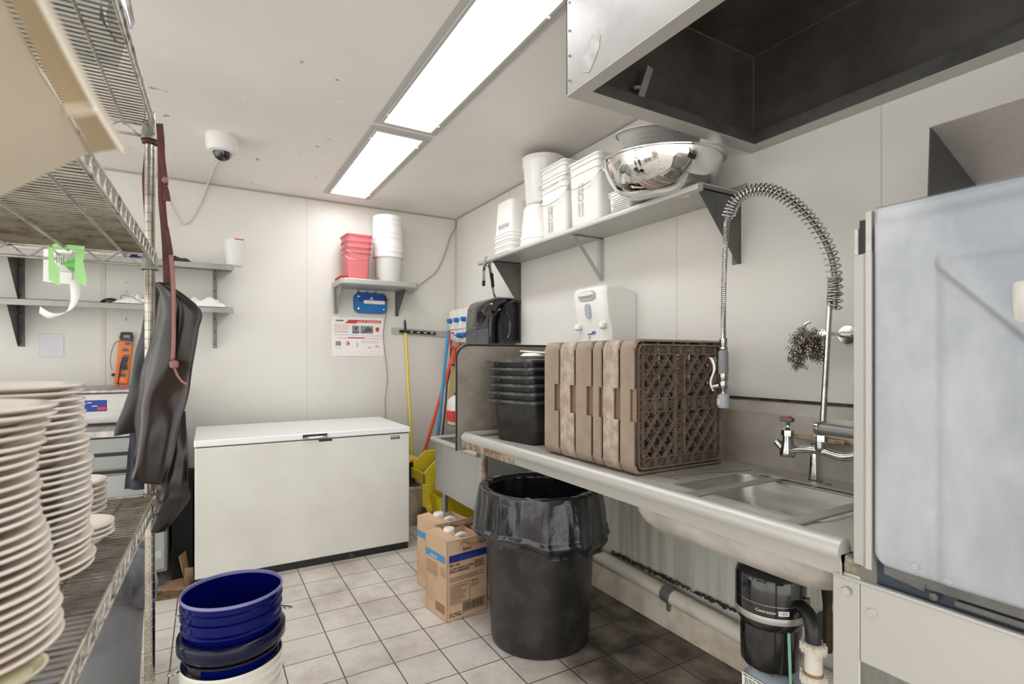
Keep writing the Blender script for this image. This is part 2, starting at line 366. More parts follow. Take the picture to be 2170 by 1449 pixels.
# ---------------------------------------------------------------- ceiling lights
FRAME = mat('light_frame', (188, 188, 184), .5)
GLOW = mat('lit_diffuser', (250, 250, 250), .6, emis=(250, 251, 255), estr=LIGHT_STRENGTH)
def troffer(x0, x1, y0, y1, label):
    t = thing('ceiling_light', label, 'ceiling light', ((x0 + x1) / 2, (y0 + y1) / 2, CZ), 'row of ceiling lights')
    f = MB(); a, b = .045, .014
    def ring(o, i, z0, z1):
        for bx in ((x0 - o, x1 + o, y0 - o, y0 - i), (x0 - o, x1 + o, y1 + i, y1 + o), (x0 - o, x0 - i, y0 - i, y1 + i), (x1 + i, x1 + o, y0 - i, y1 + i)):
            f.box(*bx, z0, z1)
    ring(a, b, CZ - .006, CZ); ring(b, -.002, CZ - .014, CZ)
    f.build('frame', FRAME, t, bevel=.002)
    MB().box(x0, x1, y0, y1, CZ - .010, CZ - .004).build('diffuser', GLOW, t)
    for yy in (y0 + .1, y1 - .1):
        for xx in (x0 - b / 2, x1 + b / 2):
            MB().lathe([(0, -.007), (.006, -.006), (.007, 0)], (xx, yy, CZ - .013), 10).build('screw', WHITE, t)
    return t
troffer(.812, 1.075, 2.862, 4.11, 'short-looking lit ceiling panel nearest the back wall')
troffer(.812, 1.075, 1.49, 2.735, 'large lit ceiling panel nearer the hood, the longer of the two')
troffer(.812, 1.075, .10, 1.348, 'added lit ceiling panel beside the hood, out of view, brightening the room')  # this and the next three are unseen lamps added to brighten the room
troffer(.812, 1.075, -1.75, -.502, 'added lit ceiling panel behind the viewpoint, in line with the others')
troffer(-1.0, -.737, -1.75, -.502, 'added lit ceiling panel behind the viewpoint on the left')
troffer(-1.9, -1.637, .5, 1.748, 'added lit ceiling panel over the aisle behind the wire shelving, out of view')

# ---------------------------------------------------------------- dome camera
t = thing('security_camera', 'small white dome security camera on the ceiling', 'security camera', (.085, 3.40, CZ))
MB().lathe([(.0, 0), (.082, 0), (.085, -.012), (.082, -.07), (.07, -.088), (.05, -.094), (.047, -.088)], (.085, 3.40, CZ), 28).build('housing', WHITE, t)
MB().lathe([(.048, -.085), (.046, -.105), (.036, -.125), (.018, -.136), (0, -.139)], (.085, 3.40, CZ), 24).build('dome', DOME, t)
pts = [(.09, 3.47, CZ - .08)] + [PZ(u, v, CZ - .008) for u, v in ((457, 350), (450, 368), (442, 384))] + [PY(u, v, 4.335) for u, v in ((438, 398), (424, 432), (406, 463), (392, 474), (378, 466), (365, 440), (350, 412), (335, 397))]
tag(MB().tube(smooth(pts), .006, 8).build('camera_cable', mat('cream_cable', (214, 206, 194), .5)), 'thin cream cable looping from the dome camera to the back wall', 'cable')

# ---------------------------------------------------------------- exhaust hood
hx, hy, hz = 1.01, 1.385, 2.13
t = thing('exhaust_hood', 'large stainless steel exhaust hood with a dark greasy inside, hanging over the dish table', 'exhaust hood', (1.5, .4, hz))
yn = -.55
b = MB(); b.box(hx, hx + .004, yn, hy, hz, CZ); b.box(hx, XW, hy - .004, hy, hz, CZ); b.box(hx, XW, yn, yn + .004, hz, CZ)
b.build('outer_skin', mat('hood_skin', (168, 167, 164), .45, .45, (152, 150, 146), 2.5, .4, .6, rvar=.1), t)
fw = .052
b = MB(); b.box(hx, hx + fw, yn, hy, hz - .004, hz); b.box(hx + fw, XW - .002, hy - fw - .012, hy, hz - .004, hz)
b.box(XW - .07, XW - .002, yn, hy - fw - .012, hz - .004, hz); b.box(hx + fw, XW - .07, yn, yn + fw, hz - .004, hz)
b.build('lower_flange', STEEL_PALE, t, bevel=.001)
b = MB(); b.box(hx + fw - .002, hx + fw, yn, hy - fw - .012, hz, hz + .035); b.box(hx + fw, XW - .07, hy - fw - .014, hy - fw - .012, hz, hz + .035)
b.box(XW - .07, XW - .068, yn, hy - fw - .012, hz, hz + .045); b.build('drip_gutter', BRACKET, t)
b = MB(); b.box(hx + .01, hx + .014, yn, hy - .01, hz + .004, CZ); b.box(hx + .014, XW - .006, hy - .016, hy - .012, hz + .004, CZ)
b.box(XW - .01, XW - .006, yn, hy - .01, hz + .004, CZ); b.box(hx + .014, XW - .01, yn, hy - .016, CZ - .022, CZ - .018)
b.build('greasy_lining', GREASE, t)
SEAL = mat('weld_seam', (122, 118, 112), .5, .3)
b = MB(); b.bar((hx + .014, hy - .017, CZ - .023), (XW - .012, hy - .017, CZ - .023), .004, .004); b.bar((XW - .011, yn, CZ - .023), (XW - .011, hy - .017, CZ - .023), .004, .004)
b.bar((XW - .012, hy - .018, hz + .01), (XW - .012, hy - .018, CZ - .022), .004, .004, (1, 0, 0)); b.build('weld_seam', SEAL, t)
b = MB(); p0 = Vector((1.28, hy - .045, hz + .02)); b.bar(p0, p0 + Vector((.035, -.02, .125)), .026, .004, (0, 1, 0)); b.bar(p0 + Vector((-.02, 0, .05)), p0 + Vector((.02, -.005, .06)), .01, .01)
b.build('filter_clip', STEEL, t)
b = MB(); x = hx - .0012
b.prism([(x, 1.300, 2.165), (x, 1.268, 2.150), (x, 1.225, 2.195), (x, 1.215, 2.235), (x, 1.230, 2.258), (x, 1.255, 2.258), (x, 1.295, 2.225), (x, 1.312, 2.195)], (.001, 0, 0))
b.build('worn_sticker', mat('worn_sticker', (150, 148, 144), .5, 0, (172, 170, 166), 30), t)
b = MB()
for z in (2.17, 2.25, 2.33, 2.42): b.lathe([(0, -.003), (.004, -.002), (.004, .002)], (hx - .001, hy - .018, z), 8, M=Matrix.Rotation(radians(-90), 3, 'Y'))
b.build('rivet', CHROME, t)

# ---------------------------------------------------------------- long shelf on the right wall
SZ = 1.965; sx0 = 1.645
t = thing('wall_shelf', 'long white-lit steel wall shelf holding pails and bowls, right wall', 'shelf', (1.8, 2.35, SZ))
b = MB()
prof = [(XW - .001, SZ + .045), (XW - .004, SZ + .045), (XW - .006, SZ), (sx0 + .012, SZ), (sx0 + .003, SZ - .006), (sx0, SZ - .016), (sx0 + .003, SZ - .027), (sx0 + .012, SZ - .032), (sx0 + .03, SZ - .03), (sx0 + .03, SZ - .004), (XW - .001, SZ - .004)]
b.loft([[Vector((x, y, z)) for x, z in prof] for y in (1.40, 3.31)]); b.build('shelf_board', STEEL_PALE, t)
def gusset(y, x1=1.70, z1=1.675, m=BRACKET, name='bracket'):
    g = MB(); g.prism([(XW, y, SZ - .005), (x1, y, SZ - .005), (XW - .02, y, z1), (XW, y, z1)], (0, .004, 0))
    g.box(XW - .004, XW, y, y + .04, z1, SZ - .005); g.box(x1, XW, y, y + .03, SZ - .009, SZ - .005)
    return g.build(name, m, t)
gusset(1.435, 1.68, 1.68); gusset(3.225, 1.72, 1.665)
b = MB(); y = 2.333; b.box(XW - .03, XW - .027, y - .002, y + .002, 1.73, SZ - .006); b.box(XW - .004, XW, y - .018, y + .018, 1.72, SZ - .006)
b.bar((1.72, y, SZ - .012), (XW - .002, y, SZ - .012), .03, .003); b.bar((1.76, y, SZ - .018), (XW - .006, y, 1.735), .022, .004, (0, 1, 0))
b.build('strut_bracket', STEEL_PALE, t)

# ---------------------------------------------------------------- pails on the shelf
def pail_body(b, w, d, h, tap, z=0, r=.03, wall=.003, inv=False):
    def lp(k, hx, hy, rr): return rrect(0, 0, hx, hy, rr, k)
    ls = [lp(z, (w / 2) * tap * .97, (d / 2) * tap * .97, r * .8), lp(z + .006, (w / 2) * tap, (d / 2) * tap, r)]
    ls += [lp(z + h * .97, w / 2, d / 2, r)]
    b.loft(ls, True, False)
    ls2 = [lp(z + h, w / 2 + .006, d / 2 + .006, r), lp(z + h, w / 2 - wall, d / 2 - wall, r), lp(z + h * .97, w / 2 - wall, d / 2 - wall, r), lp(z + .006, (w / 2) * tap, (d / 2) * tap, r)]
    b.loft([lp(z + h * .97, w / 2, d / 2, r), lp(z + h * .97, w / 2 + .006, d / 2 + .006, r)] + ls2, False, True)
def square_pail(label, w, d, h, tap, m=WHITE, name='square_pail', ribs=(.10, .22), handle=True, group=None, cat='pail', hang=1, hm=CHROME):
    t = thing(name, label, cat, (0, 0, 0), group)
    b = MB(); pail_body(b, w, d, h, tap); b.build('body', m, t, ang=50)
    b = MB()
    for k in ribs:
        z = h * (1 - k); s_ = 1 - (1 - tap) * k
        b.loft([rrect(0, 0, w / 2 * s_ - .002, d / 2 * s_ - .002, .03, z - .006), rrect(0, 0, w / 2 * s_ + .006, d / 2 * s_ + .006, .03, z - .004),
                rrect(0, 0, w / 2 * s_ + .006, d / 2 * s_ + .006, .03, z), rrect(0, 0, w / 2 * s_ - .002, d / 2 * s_ - .002, .03, z + .002)], False, False)
    b.build('rib', m, t, ang=50)
    if handle:   # wire bail hanging down the room-side face, pivots on the two ends
        zz = h * (1 - (ribs[0] + ribs[-1]) / 2); x0 = -w / 2 - .006
        b = MB(); dr = .10 * hang
        P = [Vector((0, -d / 2 - .008, zz)), Vector((x0 * .8, -d / 2 - .010, zz - dr * .4)), Vector((x0 - .006, -d / 2 * .8, zz - dr * .85)), Vector((x0 - .012, 0, zz - dr)), Vector((x0 - .006, d / 2 * .8, zz - dr * .85)), Vector((x0 * .8, d / 2 + .010, zz - dr * .4)), Vector((0, d / 2 + .008, zz))]
        b.tube(smooth(P), .0018, 6); b.build('wire_handle', hm, t)
    return t
def put(t, x, y, z, rz=0, rx=0, ry=0):
    t.location = (x, y, z); t.rotation_euler = (rx, ry, rz); WL[t.name] = Vector((0, 0, 0)); return t
def pail_label(t, w, h, z0, z1, yc=0.0, tap=.9):
    # printed warning panel on the room-side (-x) face: crossed-out circle and lines of small print
    xs = lambda z: -(w / 2) * (tap + (1 - tap) * z / h) - .0016
    b = MB(); ww = .048
    for k in range(26):
        z = z0 + (z1 - z0) * k / 26
        if .42 < k / 26 < .68: continue
        for q in ((-.022, -.003), (.002, .021)):
            e = random.uniform(0, .006); b.add([(xs(z), yc + q[0] + e, z), (xs(z), yc + q[1] - e, z), (xs(z), yc + q[1] - e, z + .0028), (xs(z), yc + q[0] + e, z + .0028)], [(0, 1, 2, 3)])
    for yy in (-ww / 2, ww / 2 - .001): b.add([(xs(z0), yc + yy, z0), (xs(z0), yc + yy + .001, z0), (xs(z1), yc + yy + .001, z1), (xs(z1), yc + yy, z1)], [(0, 1, 2, 3)])
    zc = (z0 + z1) / 2 + .012; R = .021
    o = [Vector((xs(zc) - .0002, yc + R * cos(a * pi / 12), zc + R * sin(a * pi / 12))) for a in range(24)]; i_ = [Vector((xs(zc) - .0002, yc + (R - .003) * cos(a * pi / 12), zc + (R - .003) * sin(a * pi / 12))) for a in range(24)]
    b.loft([o, i_], False, False)
    q = (R - .002) * .707; e = .0012
    b.add([(xs(zc) - .0002, yc - q - e, zc + q), (xs(zc) - .0002, yc - q + e, zc + q + e), (xs(zc) - .0002, yc + q + e, zc - q), (xs(zc) - .0002, yc + q - e, zc - q - e)], [(0, 1, 2, 3)])
    b.build('warning_print', GREY_INK, t, fix=False)
random.seed(5)
# the pail nearest the bowl
t = square_pail('white square pail with a wire handle and warning print, just left of the steel bowl', .24, .25, .335, .93, ribs=(.09, .20)); pail_label(t, .24, .335, .045, .215, .02, .93); put(t, 1.785, 2.145, SZ)
# two nested: lower one carries the print, the upper one sits inside it
t = square_pail('white square pail with warning print, the lower of the two nested ones', .235, .24, .315, .93, ribs=(.09, .20)); pail_label(t, .235, .315, .02, .17, .02, .93); put(t, 1.785, 2.425, SZ)
t = square_pail('white square pail nested inside the lower one and standing higher', .235, .24, .315, .93, ribs=(.09, .20), hang=.85); put(t, 1.785, 2.425, SZ + .078)
# round buckets: one upside down, one upright on top of it
def lathe_thing(name, label, cat, prof, loc, m, seg=36, group=None, inner=None):
    b = MB(); b.lathe(prof, (0, 0, 0), seg); o = b.build(name, m, org=(0, 0, 0), ang=50); o.location = loc; WL[o.name] = Vector((0, 0, 0)); return tag(o, label, cat, group)
lathe_thing('round_tub', 'glossy white round tub standing upside down beside the nested pails', 'tub', [(.0, .247), (.095, .247), (.107, .238), (.112, .22), (.128, .05), (.134, .046), (.134, .036), (.129, .032), (.133, .020), (.136, .006), (.134, 0), (.126, 0), (.12, .03), (.105, .21), (0, .235)], (1.79, 2.715, SZ), WHITE_GLOSS)
lathe_thing('round_bucket', 'tall white round bucket standing upright on the upside down tub', 'bucket', [(0, .0), (.100, .0), (.108, .006), (.125, .22), (.129, .226), (.132, .25), (.135, .27), (.135, .279), (.129, .281), (.125, .275), (.12, .2), (.104, .012), (0, .008)], (1.79, 2.69, SZ + .2475), WHITE_GLOSS)
# inverted nest of square pails at the far end
first = None
for k, lab in enumerate(('lowest of the three upside down square pails at the far end of the long shelf', 'middle one of the three upside down square pails, only its rim showing', 'outermost of the three upside down square pails at the far end of the shelf')):
    if first is None:
        t = first = square_pail(lab, .205, .225, .26, .86, ribs=(.09, .17), handle=False)
    else:
        t = dup(first); WL[t.name] = Vector((0, 0, 0)); t['label'] = lab
    put(t, 1.765, 2.99, SZ + .262 + .037 * k, rx=pi)
t_top = t
b = MB(); random.seed(6)
for k in range(7): y = .085 - k * .020; b.box(-.1005, -.0985, y - .015, y - .002, .150 + random.uniform(0, .004), .176 + random.uniform(0, .008))
b.build('smudged_lettering', mat('smudged_print', (150, 150, 150), .7, 0, (215, 214, 210), 60, .4, .6), t_top)
# small pail behind the bowl
t = square_pail('low white square tub peeking out behind the steel bowl', .17, .15, .115, .92, ribs=(.12,), handle=False, name='square_tub', cat='tub'); put(t, 1.785, 1.92, SZ)
b = MB()
for k in range(7): b.box(-.0835, -.083, -.06 + .003 * (k % 2), .045 - .006 * (k % 3), .02 + k * .010, .0235 + k * .010)
b.build('small_print', GREY_INK, t)
# mixing bowl and colander
def bowl_prof(R, h, n=12):
    P = []
    for i in range(n + 1):
        a = i / n * radians(82); P.append((R * (.38 + .62 * sin(a) / sin(radians(82))) if i else R * .36, h * (1 - cos(a)) / (1 - cos(radians(82)))))
    return [(0, 0)] + P
pr = bowl_prof(.243, .152)
pr = pr + [(.250, .1525), (.256, .149), (.257, .153), (.252, .157), (.243, .157)] + [(r - .003, z + .003) for r, z in reversed(pr[1:])] + [(0, .003)]
t = thing('mixing_bowl', 'large mirror-polished steel mixing bowl tilted on the near end of the shelf', 'bowl', (0, 0, 0))
MB().lathe(pr, (0, 0, 0), 56).build('bowl', MIRROR, t, ang=60)
put(t, 1.683, 1.625, SZ - .003, rx=radians(3.5), ry=radians(-2))
t = thing('colander', 'dull steel colander with punched holes, resting inside the polished bowl', 'colander', (0, 0, 0))
P = [(0, 0), (.10, .0), (.112, .006), (.135, .03), (.172, .15), (.178, .155), (.187, .153), (.189, .158), (.180, .162), (.170, .157), (.132, .034), (.10, .004), (0, .004)]
MB().lathe(P, (0, 0, 0), 48).build('basin', STEEL_PALE, t, ang=50)
b = MB()
for g in range(7):
    a0 = g * 2 * pi / 7
    for r in range(5):
        for c_ in range(8 if r > 1 else 6):
            a = a0 + (c_ - 3.5) * .055; z = .062 + r * .017; R = .135 + (.172 - .135) * (z - .03) / .12 + .0006
            b.add([(R * cos(a + q) , R * sin(a + q), z + w) for q, w in ((-.011, 0), (0, -.002), (.011, 0), (0, .002))], [(0, 1, 2, 3)])
b.build('holes', BLACK, t, fix=False)
put(t, 1.70, 1.665, SZ + .122, rx=radians(9), ry=radians(-4))

# ---------------------------------------------------------------- spring clamp on the shelf edge, towel dispenser, soap dispenser
c0 = Vector((1.655, 3.17, SZ - .05))
t = thing('spring_clamp', 'metal spring clamp with black tips gripping the far end of the shelf', 'clamp', tuple(c0))
b = MB(); b.bar(c0 + Vector((-.012, 0, .055)), c0 + Vector((-.02, .012, -.005)), .022, .004, (0, 1, 0)); b.bar(c0 + Vector((.016, 0, .032)), c0 + Vector((.012, 0, -.005)), .022, .004, (0, 1, 0))
b.bar(c0 + Vector((-.02, .012, 0)), c0 + Vector((-.004, .05, -.10)), .02, .004, (0, 1, 0)); b.bar(c0 + Vector((.012, 0, 0)), c0 + Vector((.008, -.04, -.10)), .02, .004, (0, 1, 0)); b.build('jaws', CHROME, t)
b = MB(); b.bar(c0 + Vector((-.004, .05, -.10)), c0 + Vector((0, .062, -.135)), .021, .008, (0, 1, 0)); b.build('handle_tip', BLACK, t)
b = MB(); b.bar(c0 + Vector((.008, -.04, -.06)), c0 + Vector((.006, -.062, -.155)), .021, .008, (0, 1, 0)); b.build('handle_tip', BLACK, t)
b = MB(); b.tube(arc(c0, .012, 0, 350, 16, (1, 0, 0), (0, .4, .9)), .003, 6); b.build('spring', BLACK, t)
b = MB(); b.bar(c0 + Vector((.008, -.04, -.10)), c0 + Vector((.02, -.05, -.20)), .016, .003, (0, 1, 0)); b.bar(c0 + Vector((.02, -.05, -.2)), c0 + Vector((.03, -.06, -.235)), .018, .003, (0, 1, 0)); b.build('hanging_clip', CHROME, t)

t = thing('paper_towel_dispenser', 'glossy black paper towel dispenser with its side hanging open, right wall', 'dispenser', (XW, 3.45, 1.37))
b = MB()
def dl(y, i=0): return [Vector((x, y, z)) for x, z in ((XW - .01, 1.375 + i), (XW - .215 + i, 1.375 + i), (XW - .222 + i, 1.40), (XW - .225 + i, 1.54), (XW - .212 + i, 1.66), (XW - .185, 1.70 - i), (XW - .14, 1.722 - i), (XW - .01, 1.725 - i))]
b.loft([dl(3.675, .012), dl(3.66), dl(3.31), dl(3.285, .012)]); b.build('cover', BLACK_GLOSS, t, ang=50, bevel=.004)
b = MB(); b.box(XW - .2275, XW - .20, 3.30, 3.664, 1.378, 1.495); b.build('window', mat('smoky_window', (62, 62, 68), .2, coat=.4), t, bevel=.004)
b = MB(); b.loft([rrect(0, 0, .012, .012, .004, 0)]) if 0 else None
fr = [(XW - .01, 1.39), (XW - .165, 1.39), (XW - .17, 1.52), (XW - .15, 1.60), (XW - .11, 1.67), (XW - .05, 1.70), (XW - .01, 1.69)]
b.loft([[Vector((x, 3.26, z)) for x, z in fr], [Vector((x, 3.215, z)) for x, z in fr], [Vector((XW - .088 + (x - XW + .088) * .86, 3.215, 1.545 + (z - 1.545) * .88)) for x, z in fr], [Vector((XW - .088 + (x - XW + .088) * .86, 3.25, 1.545 + (z - 1.545) * .88)) for x, z in fr]], False, True)
b.build('hinged_side', BLACK, t, ang=50)
b = MB(); b.tube(smooth([(XW - .20, 3.25, 1.58), (XW - .17, 3.22, 1.62), (XW - .13, 3.20, 1.60), (XW - .11, 3.19, 1.53), (XW - .115, 3.19, 1.45), (XW - .13, 3.20, 1.42)]), .012, 8); b.build('lever', BLACK_GLOSS, t)
b = MB(); b.tube([(XW - .225, 3.52, 1.505), (XW - .23, 3.52, 1.505)], .008, 10); b.build('lock', CHROME, t)
b = MB()
for k in range(5): a = pi / 2 + k * 2 * pi / 5; b.bar((XW - .2285, 3.52, 1.455), (XW - .2285, 3.52 + .014 * cos(a), 1.455 + .014 * sin(a)), .004, .001, (1, 0, 0))
b.build('emblem', mat('grey_emblem', (120, 120, 126), .5), t)

t = thing('soap_dispenser', 'white wall soap dispenser with an oval window and grip, above the racks', 'dispenser', (XW, 2.18, 1.3))
def sl(y, k): return [Vector((x, y, z)) for x, z in ((XW, 1.36), (1.768 + k, 1.36), (1.765 + k, 1.41), (1.76 + k, 1.45), (1.742 + k, 1.50), (1.728 + k, 1.62), (1.735 + k, 1.648), (1.755 + k, 1.662 - k), (1.85, 1.66 - k), (XW, 1.625))]
b = MB(); b.loft([sl(2.325, .02), sl(2.31, .006), sl(2.295, 0), sl(2.085, 0), sl(2.07, .006), sl(2.055, .02)]); b.build('housing', WHITE, t, ang=40, bevel=.004)
nx = Vector((-1, 0, -.11)).normalized()
def spl(yc, zc, x0, hy, hz, n=20, p=.6): return [Vector((x0 + (zc - z) * -.0 + (1.56 - z) * .115, y, z)) for y, z in ((yc + hy * (abs(cos(a)) ** p) * (1 if cos(a) > 0 else -1), zc + hz * (abs(sin(a)) ** p) * (1 if sin(a) > 0 else -1)) for a in (2 * pi * k / n for k in range(n)))]
b = MB(); b.loft([spl(2.19, 1.608, 1.733, .072, .026), spl(2.19, 1.608, 1.729, .07, .024)]); b.build('grip_recess', mat('recess_grey', (176, 174, 168), .5), t)
b = MB(); b.loft([spl(2.19, 1.616, 1.733, .062, .014), spl(2.19, 1.618, 1.720, .056, .010)]); b.build('grip', WHITE, t)
b = MB(); b.loft([spl(2.19, 1.53, 1.732, .023, .038), spl(2.19, 1.53, 1.728, .022, .037)]); b.build('window', mat('grey_window', (168, 174, 178), .2), t)
b = MB(); b.add([(1.7605, 2.225, 1.405), (1.7605, 2.16, 1.41), (1.7605, 2.16, 1.425), (1.7605, 2.19, 1.424), (1.7605, 2.19, 1.415), (1.7605, 2.225, 1.412)], [(0, 1, 2, 3, 4, 5)]); b.build('blue_print', mat('faded_blue_print', (84, 104, 170), .6), t, fix=False)
b = MB()
for k in range(4): b.add([(1.7628, 2.22, 1.395 - k * .006), (1.7628, 2.20 + .004 * k, 1.395 - k * .006), (1.7628, 2.20 + .004 * k, 1.398 - k * .006), (1.7628, 2.22, 1.398 - k * .006)], [(0, 1, 2, 3)])
b.build('small_print', GREY_INK, t, fix=False)
for yy in (2.29, 2.085):
    b = MB(); b.lathe([(0, .014), (.014, .012), (.02, 0), (.018, -.014), (0, -.022)], (1.745, yy, 1.452), 16); b.build('latch_knob', WHITE, t)

# ---------------------------------------------------------------- chemical dilution panel by the corner
t = thing('dilution_dispenser', 'white chemical dispensing panel with blue knobs in the back right corner', 'dispenser', (XW, 4.05, 1.41))
b = MB(); b.box(1.87, XW, 3.82, 4.30, 1.42, 1.70); b.build('housing', WHITE, t, bevel=.01)
for k, y in enumerate((3.93, 4.07, 4.21)):
    b = MB(); b.box(1.845, 1.872, y - .055, y + .055, 1.53, 1.70); b.box(1.855, 1.872, y - .045, y + .045, 1.44, 1.53); b.build('module', WHITE, t, bevel=.008)
    b = MB(); b.cyl((1.845, y, 1.605), (1.805, y, 1.605), .021, .019, 16); b.build('blue_knob', BLUE_UNIT, t, bevel=.003)
for y in (3.90, 4.02):
    b = MB(); b.cyl((1.86, y, 1.475), (1.81, y, 1.475), .026, .021, 8); b.box(1.80, 1.83, y - .028, y + .028, 1.468, 1.482); b.build('blue_valve', BLUE_UNIT, t, bevel=.003)
# ================================================================ dish table with pre-rinse sink
TZ, RX, TY0, TY1 = .858, 1.195, .625, 2.60
BX = 1.905
t = thing('dish_table', 'stainless steel dish table with rolled rim and sink along the right wall', 'table', (1.55, 1.6, 0))
sk = (1.365, 1.725, .775, 1.262)   # sink opening x0 x1 y0 y1
b = MB()
b.box(RX + .02, BX, sk[3], TY1, TZ - .004, TZ); b.box(sk[1], BX, TY0, sk[3], TZ - .004, TZ); b.box(RX + .02, sk[0], TY0, sk[3], TZ - .004, TZ); b.box(sk[0], sk[1], TY0, sk[2], TZ - .004, TZ)
b.build('tabletop', STEEL_DIRTY, t)
prof = [(RX + .03, TZ - .003), (RX + .028, TZ + .012), (RX + .02, TZ + .026), (RX + .008, TZ + .033), (RX - .008, TZ + .031), (RX - .02, TZ + .02), (RX - .025, TZ + .006), (RX - .022, TZ - .006), (RX - .012, TZ - .01), (RX - .008, TZ - .02), (RX - .006, TZ - .048), (RX, TZ - .05), (RX + .004, TZ - .004)]
b = MB(); b.loft([[Vector((x, y, z)) for x, z in prof] for y in (TY0, TY1 - .055)]); b.build('rolled_rim', STEEL_PALE, t, ang=45)
b = MB(); b.box(RX - .010, RX - .006, 2.02, TY1 - .03, TZ - .05, TZ - .014); b.build('rusty_edge', RUST, t)
# end rim near the splash plate and turned-down end by the machine
b = MB(); b.tube([(RX + .01, TY1 - .025, TZ + .016), (BX - .02, TY1 - .025, TZ + .012)], .014, 10); b.build('end_rim', STEEL_PALE, t)
b = MB(); b.prism([(RX - .012, TY0, TZ - .05), (RX + .16, TY0, TZ - .12), (RX + .16, TY0, TZ - .01), (RX - .012, TY0, TZ + .0)], (0, .003, 0)); b.build('end_plate', STEEL_DIRTY, t)
b = MB(); b.box(BX, BX + .004, TY0 - .03, TY1, TZ - .004, 1.068); b.prism([(BX, TY0 - .03, 1.068), (BX + .004, TY0 - .03, 1.066), (XW, TY0 - .03, 1.108), (XW, TY0 - .03, 1.112)], (0, TY1 - TY0 + .03, 0))
b.build('backsplash', STEEL_DIRTY, t)
b = MB(); b.box(XW - .006, XW, TY0 - .03, TY1 - .4, 1.112, 1.122); b.build('sealant', GRIME, t)
# sink bowl: rounded, hangs below the table; drainer side leans
def sb(k, z, r, dx=0): return rrect((sk[0] + sk[1]) / 2 + dx, (sk[2] + sk[3]) / 2, (sk[1] - sk[0]) / 2 - k, (sk[3] - sk[2]) / 2 - k, r, z, 8)
b = MB(); b.loft([sb(-.012, TZ + .001, .06), sb(-.004, TZ - .002, .055), sb(0, TZ - .012, .05), sb(.004, TZ - .07, .05), sb(.02, TZ - .115, .07), sb(.05, TZ - .138, .09), sb(.09, TZ - .146, .08)], False, True)
b.build('inner_basin', STEEL, t, ang=50)
def ob(y0, y1, x0, z, r): return rrect((x0 + 1.78) / 2, (y0 + y1) / 2, (1.78 - x0) / 2, (y1 - y0) / 2, r, z, 8)
b = MB(); b.loft([ob(.66, 1.315, 1.215, TZ - .03, .05), ob(.66, 1.315, 1.22, TZ - .075, .06), ob(.67, 1.305, 1.232, TZ - .105, .07), ob(.69, 1.285, 1.255, TZ - .130, .08), ob(.73, 1.25, 1.29, TZ - .146, .09), ob(.79, 1.20, 1.35, TZ - .152, .09)], False, True)
b.build('basin_underside', STEEL_DIRTY, t, ang=50)
b = MB(); b.lathe([(0, TZ - .144), (.045, TZ - .144), (.05, TZ - .141)], (1.545, 1.02, 0), 20); b.build('drain', BRACKET, t)
for y in (1.125, .80):
    b = MB(); b.box(RX + .04, sk[1] + .06, y - .018, y + .018, TZ + .002, TZ + .008); b.build('rack_guide_bar', STEEL, t)
b = MB(); b.box(sk[1] - .004, sk[1] + .026, TY0, 1.20, TZ + .008, TZ + .013); b.build('rack_guide_bar', STEEL, t)
b = MB(); b.loft([[Vector((x, y, z)) for y, z in arc_] for x, arc_ in ((RX + .0, [(2.605, .78), (2.605, 1.355), (2.609, 1.355), (2.609, .78)]),)]) if 0 else None
poly = [(1.170, .785)] + [(1.170 + .075 - .075 * cos(radians(a)), 1.28 + .075 * sin(radians(a))) for a in range(0, 91, 15)] + [(1.90, 1.355), (1.90, .83), (1.30, .80), (1.25, .785)]
b = MB(); b.prism([(x, 2.605, z) for x, z in poly], (0, .003, 0)); b.build('splash_plate', mat('warm_stained_steel', (166, 158, 146), .5, .45, (140, 130, 118), 5), t)
b = MB(); b.tube([Vector((x, 2.6065, z)) for x, z in poly[:9]], .006, 6); b.build('splash_plate_edge', BLACK, t)
for y in (2.53,): b = MB(); b.cyl((1.30, y, 0), (1.30, y, TZ - .02), .018, seg=14); b.build('leg', RUST, t)
for y in (2.53, .70):
    b = MB(); b.cyl((1.84, y, 0), (1.84, y, TZ - .02), .018, seg=14); b.build('leg', RUST, t)
b = MB()
for y in (1.42, 1.33): b.prism([(1.24, y, TZ - .006), (1.24, y + .05, TZ - .006), (1.24, y + .04, TZ - .035), (1.24, y + .01, TZ - .035)], (.6, 0, 0))
b.build('support_channel', STEEL_DIRTY, t)
b = MB(); b.grid(lambda u, v: Vector((1.42 + .38 * u + .01 * sin(9 * v), 1.30 + (.14 - .05 * u) * v + .03 * sin(u * 5), TZ + .0016)), 10, 4)
tag(b.build('water_puddle', mat('wet_film', (196, 196, 194), .04, .3), fix=False), 'thin wet patch on the dish table between the racks and the sink', 'puddle')

